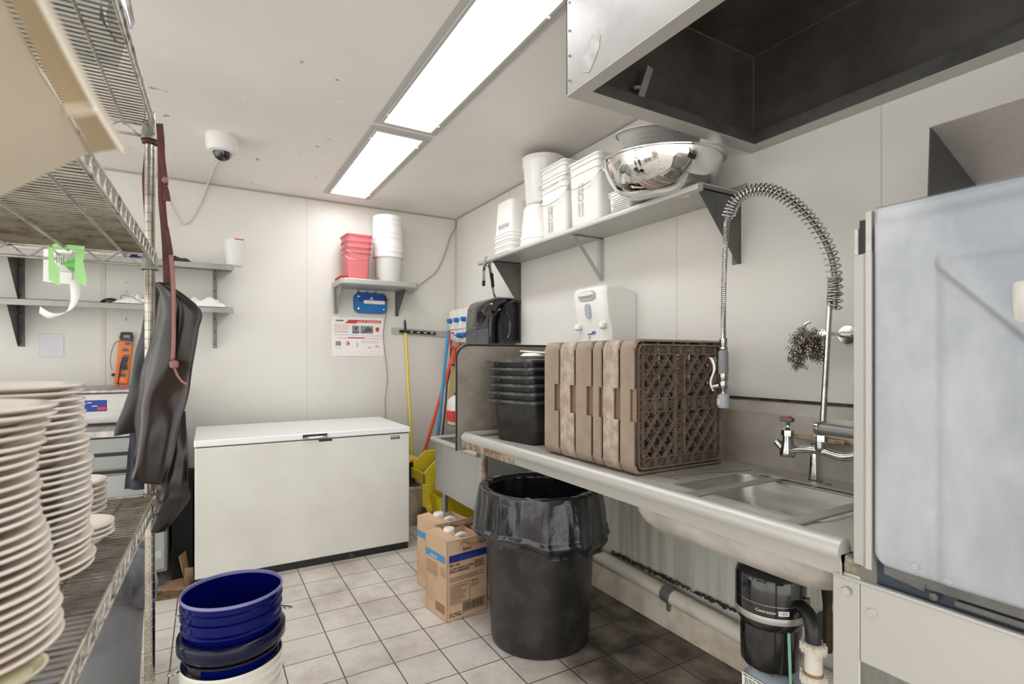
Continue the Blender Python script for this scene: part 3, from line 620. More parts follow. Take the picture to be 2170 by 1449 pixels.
# ---------------------------------------------------------------- dish racks standing on edge
def rack_shell(b, y0, y1, W_=.49, H_=.49):
    x0, z0 = 1.322, TZ + .004; x1 = x0 + W_; z1 = z0 + H_; r = .03; n = 5; w = .006
    def fr(y, k):
        return [Vector((p.x, y, p.y)) for p in [Vector((q.x, q.y)) for q in rrect((x0 + x1) / 2, (z0 + z1) / 2, W_ / 2 - k, H_ / 2 - k, r, 0, n)]]
    return x0, x1, z0, z1, fr
def make_rack(label, y0, y1, m, worn, detail):
    x0, x1, z0, z1, fr = rack_shell(None, y0, y1)
    t = thing('dish_rack', label, 'dish rack', ((x0 + x1) / 2, (y0 + y1) / 2, z0), 'dish racks stood on edge on the table')
    zc = (z0 + z1) / 2 + .005; hh = .058; yn = y0 + (y1 - y0) * .30
    b = MB(); lo = [fr(y, k) for y, k in ((y0, .006), (y0 + .006, 0), (y1 - .012, 0), (y1 - .006, .003), (y1 - .006, .010), (y0 + .008, .010), (y0, .008))]
    # side shell as separate wall strips so the hand slot stays open on the room side
    n = len(lo[0]); V = [p for l in lo for p in l]; Fs = []
    for i in range(len(lo)):
        i2 = (i + 1) % len(lo)
        for j in range(n):
            k = (j + 1) % n; a, c_ = lo[i][j], lo[i][k]
            left = abs(a.x - (x0)) < .012 and abs(c_.x - x0) < .012 and abs(a.z - c_.z) > .1
            if left: continue
            Fs.append((i * n + j, i * n + k, i2 * n + k, i2 * n + j))
    b.add(V, Fs)
    za, zb = z0 + r_ , z1 - r_
    yf = y0
    for zz0, zz1, ya, yb_ in ((za, zc - hh, yf, y1 - .006), (zc + hh, zb, yf, y1 - .006), (zc - hh, zc + hh, yn, y1 - .006)):
        b.box(x0, x0 + .006, ya + (.003 if ya == yf else 0), yb_, zz0, zz1)
    b.build('side_walls', m, t, ang=50)
    b = MB(); b.box(x0 + .012, x0 + .016, y0 + .004, yn + .012, zc - hh - .004, zc + hh + .004); b.build('hand_slot_back', mat('slot_brown', (128, 104, 84), .6) if not detail else mat('slot_tan', (150, 126, 106), .6), t)
    L = MB()
    yb0, yb1 = y0 + .004, y0 + .022
    def bar(xa, za_, xb, zb_, w=.0035, dp=None):
        L.bar((xa, (yb0 + yb1) / 2, za_), (xb, (yb0 + yb1) / 2, zb_), w, (dp or (yb1 - yb0)), (0, 1, 0))
    ix0, ix1, iz0, iz1 = x0 + .022, x1 - .022, z0 + .022, z1 - .022
    if detail:
        L.loft([[Vector((p.x, y, p.y)) for p in rrect((x0 + x1) / 2, (z0 + z1) / 2, W2 - .018 + k, W2 - .018 + k, .022, 0, 5)] for y, k in ((y0 - .002, 0), (y0 - .002, -.005), (y0 + .02, -.005), (y0 + .02, 0))], False, False)
        bw = .033; jx0, jx1, jz0, jz1 = ix0 + bw - .006, ix1 - bw + .006, iz0 + bw, iz1 - bw
        cx, cz = (x0 + x1) / 2 - .005, (z0 + z1) / 2; cw = .024
        for z in (jz0, jz1, cz - cw * .9, cz + cw * 1.1): bar(ix0 - .002, z, ix1 + .002, z)
        for x in (jx0, jx1): bar(x, iz0, x, iz1)
        for x in (cx - cw, cx + cw): bar(x, jz0, x, jz1)
        # border cells and cross bands: pairs of little bars with crosses between them
        def cells_h(xa, xb, za_, zb_, n_):
            for k in range(n_ + 1):
                x = xa + (xb - xa) * k / n_
                for q in (-.004, .004): bar(x + q, za_, x + q, zb_, .002)
                bar(x - .004, (za_ + zb_) / 2, x + .004, (za_ + zb_) / 2, .002)
                if k < n_:
                    xm = xa + (xb - xa) * (k + .5) / n_; e = (zb_ - za_) * .5; m_ = (za_ + zb_) / 2
                    for q in (-.006, .006):
                        bar(xm - e + q, m_ - e, xm + e + q, m_ + e, .0018, .008); bar(xm - e + q, m_ + e, xm + e + q, m_ - e, .0018, .008)
        def cells_v(za_, zb_, xa, xb, n_):
            for k in range(n_ + 1):
                z = za_ + (zb_ - za_) * k / n_
                for q in (-.004, .004): bar(xa, z + q, xb, z + q, .002)
                bar((xa + xb) / 2, z - .004, (xa + xb) / 2, z + .004, .002)
                if k < n_:
                    zm = za_ + (zb_ - za_) * (k + .5) / n_; e = (xb - xa) * .5; m_ = (xa + xb) / 2
                    for q in (-.006, .006):
                        bar(m_ - e, zm - e + q, m_ + e, zm + e + q, .0018, .008); bar(m_ - e, zm + e + q, m_ + e, zm - e + q, .0018, .008)
        cells_h(ix0 + .03, ix1 - .03, iz0, jz0, 6); cells_h(ix0 + .03, ix1 - .03, jz1, iz1, 6)
        cells_v(iz0 + .03, iz1 - .03, ix0, jx0, 6); cells_v(iz0 + .03, iz1 - .03, jx1, ix1, 6)
        cells_v(jz0 + .01, cz - cw, cx - cw, cx + cw, 3); cells_v(cz + cw, jz1 - .01, cx - cw, cx + cw, 3)
        cells_h(jx0 + .012, cx - cw, cz - cw * .9, cz + cw * 1.1, 3); cells_h(cx + cw, jx1 - .012, cz - cw * .9, cz + cw * 1.1, 3)
        # four lattice fields
        for qa, qb in ((jx0, cx - cw), (cx + cw, jx1)):
            for ra, rb in ((jz0, cz - cw * .9), (cz + cw * 1.1, jz1)):
                w_, h_ = qb - qa, rb - ra; p = w_ / 3.0
                def clip(x_, z_, dx, dz):
                    t0, t1 = -9, 9
                    for o_, d_, lo_, hi_ in ((x_, dx, qa, qb), (z_, dz, ra, rb)):
                        a_, b_ = (lo_ - o_) / d_, (hi_ - o_) / d_
                        if a_ > b_: a_, b_ = b_, a_
                        t0, t1 = max(t0, a_), min(t1, b_)
                    return (t0, t1) if t1 - t0 > .004 else None
                sl = 1.18; k = -8
                while k < 12:
                    for sg in (1, -1):
                        x_ = qa + k * p; z_ = ra if sg > 0 else rb
                        c_ = clip(x_, z_, 1, sg * sl)
                        if c_: bar(x_ + c_[0], z_ + c_[0] * sg * sl, x_ + c_[1], z_ + c_[1] * sg * sl, .0025)
                    k += 1
                nz_ = int(h_ / (p * sl / 2)) + 1
                for i in range(0, nz_):
                    for j in range(-1, 4):
                        xx = qa + p * j + (p / 2 if i % 2 else 0); zz = ra + i * p * sl / 2
                        e = p * .26
                        if not (qa + e * .4 < xx < qb - e * .4 and ra + e * .4 < zz < rb - e * .4): continue
                        for q in (-.0045, .0045):
                            bar(xx - e * .7 + q, zz - e * .8, xx + e * .7 + q, zz + e * .8, .0016, .008)
                            bar(xx - e * .7 + q, zz + e * .8, xx + e * .7 + q, zz - e * .8, .0016, .008)
        # rim tabs between lattice and outer wall
        for k in range(6):
            x = x0 + .05 + k * .078
            L.box(x, x + .002, y0 + .006, y0 + .02, z0 + .006, z0 + .019); L.box(x, x + .002, y0 + .006, y0 + .02, z1 - .019, z1 - .006)
        L.build('lattice_base', RACK_DARK, t, ang=30)
    else:
        for k in range(9):
            q = ix0 + (ix1 - ix0) * k / 8; L.box(q - .002, q + .002, yb0, yb1, iz0, iz1)
            q = iz0 + (iz1 - iz0) * k / 8; L.box(ix0, ix1, yb0, yb1, q - .002, q + .002)
        L.build('lattice_base', RACK_DARK, t, ang=30)
    return t
r_ = .03; W2 = .245
make_rack('taupe dish rack nearest the sink, its diamond lattice base facing the room', 1.405, 1.485, RACK, 0, True)
make_rack('taupe dish rack standing second in the row counted from the sink', 1.49, 1.582, RACK_WORN, 0, False)
make_rack('thinner-looking dish rack standing third in the row counted from the sink', 1.586, 1.643, RACK, 0, False)
make_rack('dish rack standing fourth in the row counted from the sink', 1.648, 1.755, RACK, 0, False)
make_rack('chalky, scuffed dish rack standing fifth from the sink, second from the tubs', 1.76, 1.865, RACK_WORN, 0, False)
make_rack('tan dish rack at the far end of the row, touching the black tubs', 1.87, 1.985, RACK, 0, False)

# ---------------------------------------------------------------- nested black tubs
def bus_tub():
    t = thing('bus_tub', '', 'tub', (0, 0, 0), 'nested black tubs at the end of the dish table')
    w, d, h = .43, .36, .215
    b = MB(); b.loft([rrect(0, 0, w / 2 * .84, d / 2 * .84, .035, 0), rrect(0, 0, w / 2 * .87, d / 2 * .87, .04, .008), rrect(0, 0, w / 2 * .96, d / 2 * .96, .05, h - .012)], True, False)
    b.loft([rrect(0, 0, w / 2 * .95, d / 2 * .95, .05, h - .012), rrect(0, 0, w / 2 * .83, d / 2 * .83, .04, .006)], False, True)
    b.build('basin', BLACK_SCUFF, t, ang=50)
    b = MB(); nn = 6
    def rim(k, z, dip=0):
        out = []
        for p in rrect(0, 0, w / 2 + k, d / 2 + k, .05, z, nn):
            q = Vector(p)
            if abs(q.y) < d * .22 and abs(q.x) > w * .3: q.z -= dip
            out.append(q)
        return out
    b.loft([rim(-.012, h - .012), rim(0, h - .014, .002), rim(.016, h - .018), rim(.019, h - .012), rim(.016, h - .004), rim(0, h), rim(-.012, h - .002)], False, False)
    b.build('rim', mat('worn_black_rim', (66, 66, 66), .35, 0, (104, 104, 102), 18, .5, .7), t, ang=50)
    for sx in (-1, 1):
        b = MB(); b.box(sx * (w / 2 + .012) - .008, sx * (w / 2 + .012) + .008, .045, .095, h - .026, h - .006); b.build('handle', BLACK, t, bevel=.003)
    return t
ords = ['bottom', 'second from bottom', 'third from bottom', 'fourth from bottom', 'fifth from bottom', 'top']
tub = bus_tub()
for k in range(6):
    o = tub if k == 0 else dup(tub)
    o['label'] = 'black plastic tub, %s of the nested stack beside the racks' % ords[k]
    put(o, 1.535 - .001 * k, 2.325 + .002 * k, TZ + .002 + .0405 * k, rz=radians(8 - .3 * k), rx=radians(-1.2 * .5))
t = MB(); t.lathe([(0, 0), (.07, 0), (.085, .012), (.09, .016), (.075, .03), (.0, .034)], (1.51, 2.33, TZ + .421), 28)
tag(t.build('round_cover', WHITE, ang=40), 'small white round plastic cover lying on the top black tub', 'cover')
tag(MB().bar((1.46, 2.38, TZ + .462), (1.63, 2.03, TZ + .435), .09, .008).build('cutting_board', mat('off_white_board', (222, 214, 198), .5), bevel=.003), 'thin off-white board leaning across the top of the black tubs', 'cutting board')
tag(MB().box(1.30, 1.52, 2.10, 2.40, TZ + .001, TZ + .0045).build('paper_towel', CARD_DARK) if 0 else MB().box(1.23, 1.31, 2.2, 2.46, TZ + .0005, TZ + .004).build('cardboard_sheet', CARD), 'piece of tan cardboard lying beside the tubs inside the table rim', 'cardboard')

# ---------------------------------------------------------------- pre-rinse faucet
FX = 1.80
t = thing('pre_rinse_faucet', 'chrome pre-rinse faucet with a spring hose arching over the sink', 'faucet', (FX, 1.03, TZ))
b = MB(); b.lathe([(.023, 0), (.023, .01), (.019, .04), (.016, .09), (.015, .13)], (FX, 1.035, TZ), 20, True); b.build('base_post', CHROME, t)
b = MB()
for k in range(3): b.lathe([(0, -.001), (.003, -.001), (.003, .002)], (FX - .0155 - .004 * (1 - k / 3), 1.037, TZ + .025 + .04 * k), 8, M=Matrix.Rotation(radians(-90), 3, 'Y'))
b.build('screw_hole', BLACK, t)
MX = FX - .03
b = MB(); b.tube(smooth([(MX, 1.155, .985), (MX, 1.12, .958), (MX, 1.08, .968), (MX, 1.03, .974), (MX, .98, .972), (MX, .93, .965), (MX, .89, .975), (MX, .86, .985)]), .014, 14, rs=None)
b.lathe([(.024, -.028), (.026, -.02), (.022, .0), (.017, .03), (.016, .045)], (MX, 1.115, .965), 20, True); b.lathe([(.016, 0), (.018, .01), (.018, .035), (.015, .04)], (MX, 1.0, .97), 18, True); b.build('mixer_body', CHROME, t)
b = MB(); b.lathe([(.02, 0), (.02, .02), (.012, .026), (.006, .03), (.006, .05)], (MX, 1.115, 1.01), 6); b.build('bonnet_nut', CHROME, t)
b = MB(); b.bar((MX - .002, 1.14, 1.068), (MX, 1.095, 1.066), .02, .016); b.bar((MX, 1.115, 1.045), (MX, 1.115, 1.062), .012, .012, (0, 1, 0)); b.build('hot_handle', BRACKET, t, bevel=.003)
b = MB(); b.lathe([(0, .004), (.011, .003), (.012, 0)], (MX, 1.112, 1.075), 16); b.build('red_cap', RED_INK, t)
b = MB(); b.lathe([(.021, 0), (.021, .022), (.014, .026), (.014, .04)], (MX, 1.0, 1.005), 6); b.build('riser_nut', CHROME, t)
# grey spout/handle tube
b = MB(); b.cyl((1.745, .985, 1.052), (1.72, .60, 1.045), .019, seg=20); b.build('swing_spout', DULL, t)
b = MB(); b.cyl((1.747, .997, 1.052), (1.745, .982, 1.052), .024, seg=24); b.build('spout_cap', CHROME, t, bevel=.002)
b = MB(); b.box(BX - .012, BX - .002, .70, 1.21, .985, 1.0); b.box(BX - .03, BX - .002, .98, 1.08, .985, 1.0); b.build('brass_bracket_rail', mat('tarnished_brass', (206, 184, 148), .35, .8, (120, 98, 70), 8), t, bevel=.002)
b = MB(); b.cyl((MX, .995, 1.03), (1.80, .985, 1.50), .0095, seg=14); b.build('riser_pipe', CHROME, t)
b = MB(); b.cyl((1.795, 1.008, 1.355), (1.80, 1.0, 1.375), .015, seg=14); b.box(1.78, 1.82, .985, 1.02, 1.36, 1.37); b.cyl((1.80, .99, 1.364), (XW - .012, 1.005, 1.364), .006, seg=10); b.build('wall_bracket', CHROME, t)
b = MB(); b.cyl((XW - .008, 1.005, 1.364), (XW, 1.005, 1.364), .032, seg=24); b.cyl((XW - .055, 1.0, 1.364), (XW - .008, 1.005, 1.364), .0115, seg=12); b.build('wall_flange', CHROME, t)
hk = smooth([PX(u, v, 1.79) for u, v in ((1757, 709), (1738, 707), (1722, 706), (1710, 703), (1704, 695), (1708, 686), (1718, 682))])
b = MB(); b.tube(hk, .0042, 8); b.build('hook', CHROME, t)
# hose path: up from the riser, arching over and down to the spray valve
A = [PX(1768, 655, 1.79), PX(1770, 600, 1.785), PX(1760, 540, 1.775), PX(1735, 490, 1.76), PX(1700, 447, 1.74), PX(1660, 415, 1.715), PX(1620, 402, 1.69), PX(1582, 408, 1.67), PX(1555, 430, 1.655), PX(1542, 462, 1.64)]
Bp = [PX(1537, 520, 1.63), PX(1534, 600, 1.625), PX(1533, 680, 1.62), PX(1533, 722, 1.62)]
path = smooth(A + Bp, 10)
b = MB(); b.tube(path, .0085, 10); hz = b.build('hose', mat('braided_hose', (150, 146, 138), .4, .9, (112, 108, 100), 120, .4, .6, .5, 160), t)
b = MB()
for k in range(0, len(path) - 1):
    if k < 85: continue
    for q in (0, .5):
        p = path[k].lerp(path[k + 1], q); d = (path[k + 1] - path[k]).normalized()
        b.tube([p - d * .0011, p + d * .0011], .0098, 10)
b.build('hose_ribs', CHROME, t)
arcp = smooth(A, 60); coil = []; turns = 40; Lp = [0]
for i in range(1, len(arcp)): Lp.append(Lp[-1] + (arcp[i] - arcp[i - 1]).length)
nrm = Vector((-cos(radians(60)) * .0 + 1, 0, 0)); NS = turns * 14; j = 0
side = (arcp[-1] - arcp[0]); side.z = 0; side = side.cross(Vector((0, 0, 1))).normalized()
for i in range(NS + 1):
    # looser turns near the riser end, tight ones at the top of the arch
    f = i / NS; s_ = Lp[-1] * (f + .10 * sin(pi * f) )/ 1.0; s_ = min(s_, Lp[-1] * .9999)
    while Lp[j + 1] < s_: j += 1
    u = (s_ - Lp[j]) / (Lp[j + 1] - Lp[j]); p = arcp[j].lerp(arcp[j + 1], u); d = (arcp[j + 1] - arcp[j]).normalized()
    y_ = side.cross(d).normalized(); a = 2 * pi * turns * f; R = .0215 if f < .985 else .014
    coil.append(p + side * R * cos(a) + y_ * R * sin(a))
b = MB(); b.tube(coil, .0029, 6); b.build('spring', CHROME, t, ang=80)
b = MB(); c2 = []; p0, p1 = PX(1766, 640, 1.79), PX(1768, 585, 1.787)
for i in range(9 * 14 + 1):
    f = i / (9 * 14); p = p0.lerp(p1, f); a = 2 * pi * 9 * f; c2.append(p + Vector((cos(a), sin(a), 0)) * .0175)
b.tube(c2, .0034, 6); b.build('spring_collar', CHROME, t, ang=80)
v0 = PX(1533, 716, 1.62)
b = MB(); b.lathe([(.012, 0), (.014, -.002), (.014, -.028), (.0115, -.032), (.0165, -.034), (.0165, -.040), (.0135, -.044)], v0, 20, True); b.build('hose_coupling', CHROME, t)
b = MB(); b.lathe([(.0125, -.044), (.0165, -.05), (.0175, -.125), (.0165, -.13)], v0, 20); b.build('grip_sleeve', mat('grey_rubber_grip', (138, 140, 140), .55), t)
b = MB(); b.lathe([(.018, -.128), (.0185, -.15), (.016, -.154), (.018, -.16), (.017, -.178), (.011, -.186), (.009, -.2), (.0095, -.205)], v0, 20, False, True); b.cyl(v0 + Vector((-.004, .01, -.172)), v0 + Vector((-.014, .034, -.178)), .008, seg=12); b.build('spray_valve', CHROME, t)
b = MB(); L_ = smooth([v0 + Vector(p) for p in ((-.012, .030, -.195), (-.016, .038, -.17), (-.016, .036, -.15), (-.012, .026, -.12), (-.013, .026, -.095), (-.018, .036, -.07))])
ribbon(b, L_, lambda q: .012 + .010 * q, (.86, -.5, 0)); b.build('squeeze_lever', CHROME, t, solid=.003)
b = MB(); b.lathe([(.009, -.2), (.019, -.206), (.0205, -.212), (.0205, -.248), (.018, -.252), (0, -.252)], v0, 24, True); b.build('spray_head', LGREY, t, ang=40)
b = MB(); b.obox(v0 + Vector((-.0185, .008, -.23)), (.001, -.001, 0), (.003, .006, 0), (0, 0, .011)); b.build('head_mark', WHITE, t)
# steel wool pad hanging on the hook: springy metal ribbon tangle
random.seed(11); b = MB(); cen = PX(1712, 728, 1.785)
for k in range(430):
    a = random.random() * 2 * pi; f = random.random(); lobe = random.random()
    c_ = cen + Vector((random.gauss(0, .012), (random.random() - .5) * .085, random.gauss(.008, .016)))
    if lobe < .3: c_ = cen + Vector((random.gauss(0, .010), .034 + random.gauss(0, .010), -random.random() * .082))
    elif lobe < .5: c_ = cen + Vector((random.gauss(0, .010), -.030 + random.gauss(0, .008), -random.random() * .052))
    pts = []; ax = Vector((random.gauss(0, 1), random.gauss(0, 1), random.gauss(0, 1))).normalized(); e1 = ax.orthogonal().normalized(); e2 = ax.cross(e1); R = random.uniform(.004, .010)
    for i in range(22):
        q = i * .75; pts.append(c_ + e1 * R * cos(q) + e2 * R * sin(q) + ax * (i * .0011))
    ribbon(b, pts, .0022, ax)
w = b.build('scouring_pad', SCRUB, fix=False); tag(w, 'curly steel wool scouring pad hanging from the faucet hook', 'scouring pad')

# ---------------------------------------------------------------- garbage disposer and its drain
dx, dy = 1.535, 1.025
t = thing('garbage_disposer', 'black sink garbage disposer with a silver band hanging under the sink', 'garbage disposer', (dx, dy, .31))
b = MB(); b.lathe([(0, .322), (.03, .318), (.072, .322), (.086, .34), (.0885, .44), (.0885, .462)], (dx, dy, 0), 44, True)
b.lathe([(.0885, .462), (.098, .478), (.1015, .50), (.1015, .606), (.094, .626), (.072, .64), (.04, .645)], (dx, dy, 0), 44); b.build('housing', BLACK_GLOSS, t, ang=50)
b = MB(); b.lathe([(.042, .64), (.055, .646), (.055, .658), (.05, .712)], (dx, dy, 0), 28); b.build('sink_flange', CHROME, t)
b = MB(); b.lathe([(.1016, .489), (.1024, .491), (.1024, .507), (.1016, .509)], (dx, dy, 0), 48); b.build('silver_band', STEEL, t)
b = MB(); b.lathe([(.1018, .5425), (.1022, .543), (.1022, .5445), (.1018, .545)], (dx, dy, 0), 48); b.build('thin_band', CHROME, t)
def wrap_text(s, size, z, a0, R, m, parent, name):
    c = bpy.data.curves.new(name, 'FONT'); c.body = s; c.size = size; q = bpy.data.objects.new(name, c); COL.objects.link(q); bpy.context.view_layer.update()
    me = bpy.data.meshes.new_from_object(q); bpy.data.objects.remove(q)
    for v in me.vertices:
        a = a0 + v.co.x / R; v.co = Vector((dx + R * cos(a), dy + R * sin(a), z + v.co.y)) - W(parent)
    me.materials.clear(); me.materials.append(m); o = bpy.data.objects.new(name, me); COL.objects.link(o); o.parent = parent; WL[o.name] = W(parent)
ac = -2.86
wrap_text('Contractor', .0125, .522, ac - .10, .1022, WHITE_INK, t, 'lettering')
wrap_text('1000', .013, .522, ac + .545, .1024, BLACK, t, 'model_number')
b = MB(); L0 = []
for k in range(9):
    a = ac + .53 + .30 * k / 8 ; L0.append([Vector((dx + .1021 * cos(a), dy + .1021 * sin(a), z)) for z in (.519, .533)])
b.loft(L0, False, False, closed=False); b.build('number_panel', WHITE_INK, t, fix=False)
b = MB()
for k in range(4): a = ac + .78 + k * .05; b.box(dx + .094 * cos(a) - .002, dx + .094 * cos(a) + .002, dy + .094 * sin(a) - .002, dy + .094 * sin(a) + .002, .612, .616)
b.build('indicator_marks', WHITE_INK, t)
E0 = Vector((1.548, .93, .535)); 
elb = smooth([(1.545, .94, .537), (1.532, .918, .54), (1.518, .892, .534), (1.508, .876, .51), (1.504, .871, .48), (1.503, .870, .455)], 5)
b = MB(); b.tube(elb, .021, 18); b.lathe([(.03, -.006), (.032, 0), (.03, .006)], (1.54, .935, .538), 18, True, True, M=Matrix.Rotation(radians(90), 3, 'X')); b.build('discharge_elbow', BLACK, t, ang=50)
b = MB(); b.obox((1.538, .93, .538), (.004, .004, 0), (.03, -.012, 0), (0, 0, .024)); b.lathe([(0, .004), (.006, .003), (.006, 0)], (1.516, .925, .526), 6, M=Matrix.Rotation(radians(90), 3, 'X')); b.build('elbow_clamp', BRACKET, t)
b = MB(); b.tube(smooth([(1.56, 1.0, .33), (1.54, .96, .30), (1.52, .93, .24), (1.515, .915, .15), (1.52, .90, .02)]), .006, 8); b.build('power_cord', BLACK, t)
px, py = 1.503, .870
t = thing('drain_pipe', 'stained white plastic drain pipe with slip nuts below the disposer elbow', 'pipe', (px, py, 0))
b = MB(); b.cyl((px, py, .02), (px, py, .47), .0235, seg=24); b.build('pipe', PVC, t)
for z in (.455, .365):
    b = MB(); b.lathe([(.026, -.012), (.031, -.011), (.031, .011), (.027, .014)], (px, py, z), 28, True, True)
    for k in range(12):
        a = k * pi / 6; b.obox((px + .032 * cos(a), py + .032 * sin(a), z), (.003 * cos(a), .003 * sin(a), 0), (-.002 * sin(a), .002 * cos(a), 0), (0, 0, .011))
    b.build('slip_nut', PVC, t)
b = MB()
for a in (1.2, 4.2): b.obox((px + .043 * cos(a), py + .043 * sin(a), .365), (.009 * cos(a), .009 * sin(a), 0), (-.004 * sin(a), .004 * cos(a), 0), (0, 0, .008))
b.build('nut_wing', PVC, t)
b = MB(); b.lathe([(.0242, 0), (.0262, .003), (.0258, .007), (.024, .01)], (px, py, .377), 20); b.build('putty', mat('brown_putty', (150, 112, 60), .6), t)
tag(MB().tube(smooth([(1.49, .935, .47), (1.492, .93, .3), (1.494, .925, .15), (1.50, .92, .01)]), .0045, 8).build('drain_tube', GREEN_TUBE), 'thin pale green tube running down beside the disposer', 'tube')
t = thing('shutoff_valve', 'corroded water pipe with a red lever valve behind the disposer', 'valve', (1.80, 1.01, .30))
b = MB(); b.cyl((1.80, .995, .30), (1.80, .995, .86), .0135, seg=14); b.lathe([(.018, 0), (.022, .01), (.022, .05), (.017, .06), (.024, .065), (.024, .09), (.018, .1)], (1.80, .995, .52), 8); b.cyl((1.80, .995, .52), (1.80, .995, .46), .02, .014, 12); b.build('pipe', VALVE, t)
b = MB(); b.bar((1.778, 1.012, .655), (1.776, 1.014, .565), .026, .004, (.5, -.8, 0)); b.build('red_lever', RED_H, t)
b = MB(); b.bar((1.775, 1.012, .565), (1.775, 1.012, .52), .022, .004, (.5, -.8, 0)); b.lathe([(0, -.006), (.008, -.005), (.008, .004)], (1.772, 1.010, .54), 6, M=Matrix.Rotation(radians(90), 3, 'X')); b.build('lever_bracket', DULL, t)
b = MB(); b.cyl((1.80, .995, .31), (XW, .995, .31), .014, seg=12); b.build('wall_stub', VALVE, t)
b = MB(); b.cyl((XW - .008, 1.06, .31), (XW, 1.06, .31), .062, seg=28); b.cyl((XW - .012, 1.07, .31), (XW, 1.07, .31), .026, seg=20); tag(b.build('wall_escutcheon', mat('grimy_grey_disc', (86, 84, 80), .55, .3, (50, 47, 44), 18)), 'grimy dark round cover plate on the wall behind the drain pipe', 'cover plate')
b = MB(); b.tube(smooth([(1.66, .80, .71), (1.70, .77, .70), (1.76, .73, .68), (1.86, .70, .64)]), .008, 8); tag(b.build('braided_hose', DULL), 'braided metal hose under the right end of the table', 'hose')
c_ = PX(1775, 1227, 1.75)
t = thing('warning_tag', 'white tag with a red stripe hanging under the end of the dish table', 'tag', tuple(c_))
b = MB(); b.obox(c_, (.0006, 0, 0), (0, .032, .014), (0, -.010, .022)); b.build('card', PAPER, t)
b = MB(); b.obox(c_ + Vector((-.0008, .008, -.018)), (.0004, 0, 0), (0, .032, .014), (0, -.003, .006)); b.build('red_stripe', RED_INK, t)
# jug beneath the disposer
t = thing('detergent_jug', 'grey-blue detergent jug with a white printed label under the disposer', 'jug', (1.60, 1.02, 0))
b = MB(); hx_, hy_ = .085, .095
b.loft([rrect(1.60, 1.03, hx_ - .01, hy_ - .01, .03, 0), rrect(1.60, 1.03, hx_, hy_, .035, .01), rrect(1.60, 1.03, hx_, hy_, .035, .25), rrect(1.60, 1.03, hx_ - .02, hy_ - .02, .04, .285), rrect(1.60, 1.03, .03, .03, .028, .30), rrect(1.60, 1.03, .025, .025, .024, .318)]); b.build('body', JUG, t, ang=50)
xl = 1.60 - hx_ - .0012
b = MB(); b.box(xl, xl + .001, .955, 1.11, .06, .262); b.build('label', PAPER, t)
random.seed(8); b = MB(); z = .248
while z > .08:
    n_ = 3 + random.randint(0, 4); y = 1.10
    while y > .99: w_ = random.uniform(.006, .02); b.box(xl - .0006, xl - .0002, y - w_, y, z - .0028, z); y -= w_ + .003
    z -= .0062
b.build('label_print', INK, t)
text('KEEP OUT OF REACH OF CHILDREN', .0075, (xl - .0004, 1.105, .2535), (0, -1, 0), (0, 0, 1), INK, t, 'heading_lettering', bold=.0002)

# ---------------------------------------------------------------- pipe along the wall
t = thing('wall_pipe', 'grimy cream drain pipe running low along the right wall', 'pipe', (1.905, 1.7, .15))
b = MB(); b.tube([(1.90, .95, .138), (1.90, 1.76, .16)], .036, 20); b.tube([(1.90, 1.80, .165), (1.90, 2.9, .20)], .035, 20); b.build('pipe', PIPE, t)
b = MB(); b.tube([(1.90, 1.755, .160), (1.90, 1.81, .166)], .041, 20); b.bar((1.892, 1.78, .09), (1.892, 1.78, .125), .02, .012); b.build('coupling', DULL, t)

# ---------------------------------------------------------------- waste bin with liner
bx, by = 1.345, 2.055
t = thing('waste_bin', 'round black rubbish bin standing under the dish table', 'bin', (bx, by, 0))
b = MB(); b.lathe([(0, .004), (.212, .0), (.222, .006), (.226, .03), (.252, .5), (.262, .60), (.268, .66), (.276, .68), (.276, .692), (.262, .692), (.25, .6), (.215, .02), (0, .02)], (bx, by, 0), 56); b.build('body', BLACK_SCUFF, t, ang=50)
def lin_r(a, z, base, amp, ph=0):
    n1 = noise.noise(Vector((cos(a) * 2.2, sin(a) * 2.2, z * 2.5 + ph))); n2 = noise.noise(Vector((cos(a) * 8, sin(a) * 8, z * 3 + ph))); n3 = noise.noise(Vector((cos(a) * 20, sin(a) * 20, z * 7 + ph + 5)))
    return base + amp * (n1 * 1.0 + n2 * .75 + n3 * .35)
b = MB(); NA, NZ = 150, 34
def lf(u, v):
    a = 2 * pi * u
    if v < .30:
        q = v / .30; z = .45 + .25 * q; r = lin_r(a, z, .262 + .0 * q, .012, 9); z += .0
        return Vector((bx + r * cos(a), by + r * sin(a), z)) if 0 else Vector((bx + (r - .02) * cos(a), by + (r - .02) * sin(a), z))
    q = (v - .30) / .70; low = .455 + .018 * sin(a * 2 + 1) + .010 * sin(a * 7)
    z = .705 + (low - .705) * q; bul = sin(min(q * 1.25, 1) * pi * .5)
    flat = .278 + .012 * bul * (1 + 1.4 * max(0, cos(a - radians(-20)))) - .030 * max(0, q - .86) / .14
    fold = .010 * max(0, sin((q - .75) * 30)) * (1 if q > .7 else 0)
    r = lin_r(a, z, flat + fold, .010 + .014 * q)
    z += .012 * noise.noise(Vector((cos(a) * 5, sin(a) * 5, 3))) * (1 if q < .15 else .4)
    return Vector((bx + r * cos(a), by + r * sin(a), z))
b.grid(lf, NA, NZ)
o = b.build('bin_liner', LINER, fix=False, ang=180); tag(o, 'black plastic bin liner folded over the rim of the round black bin', 'bin liner')

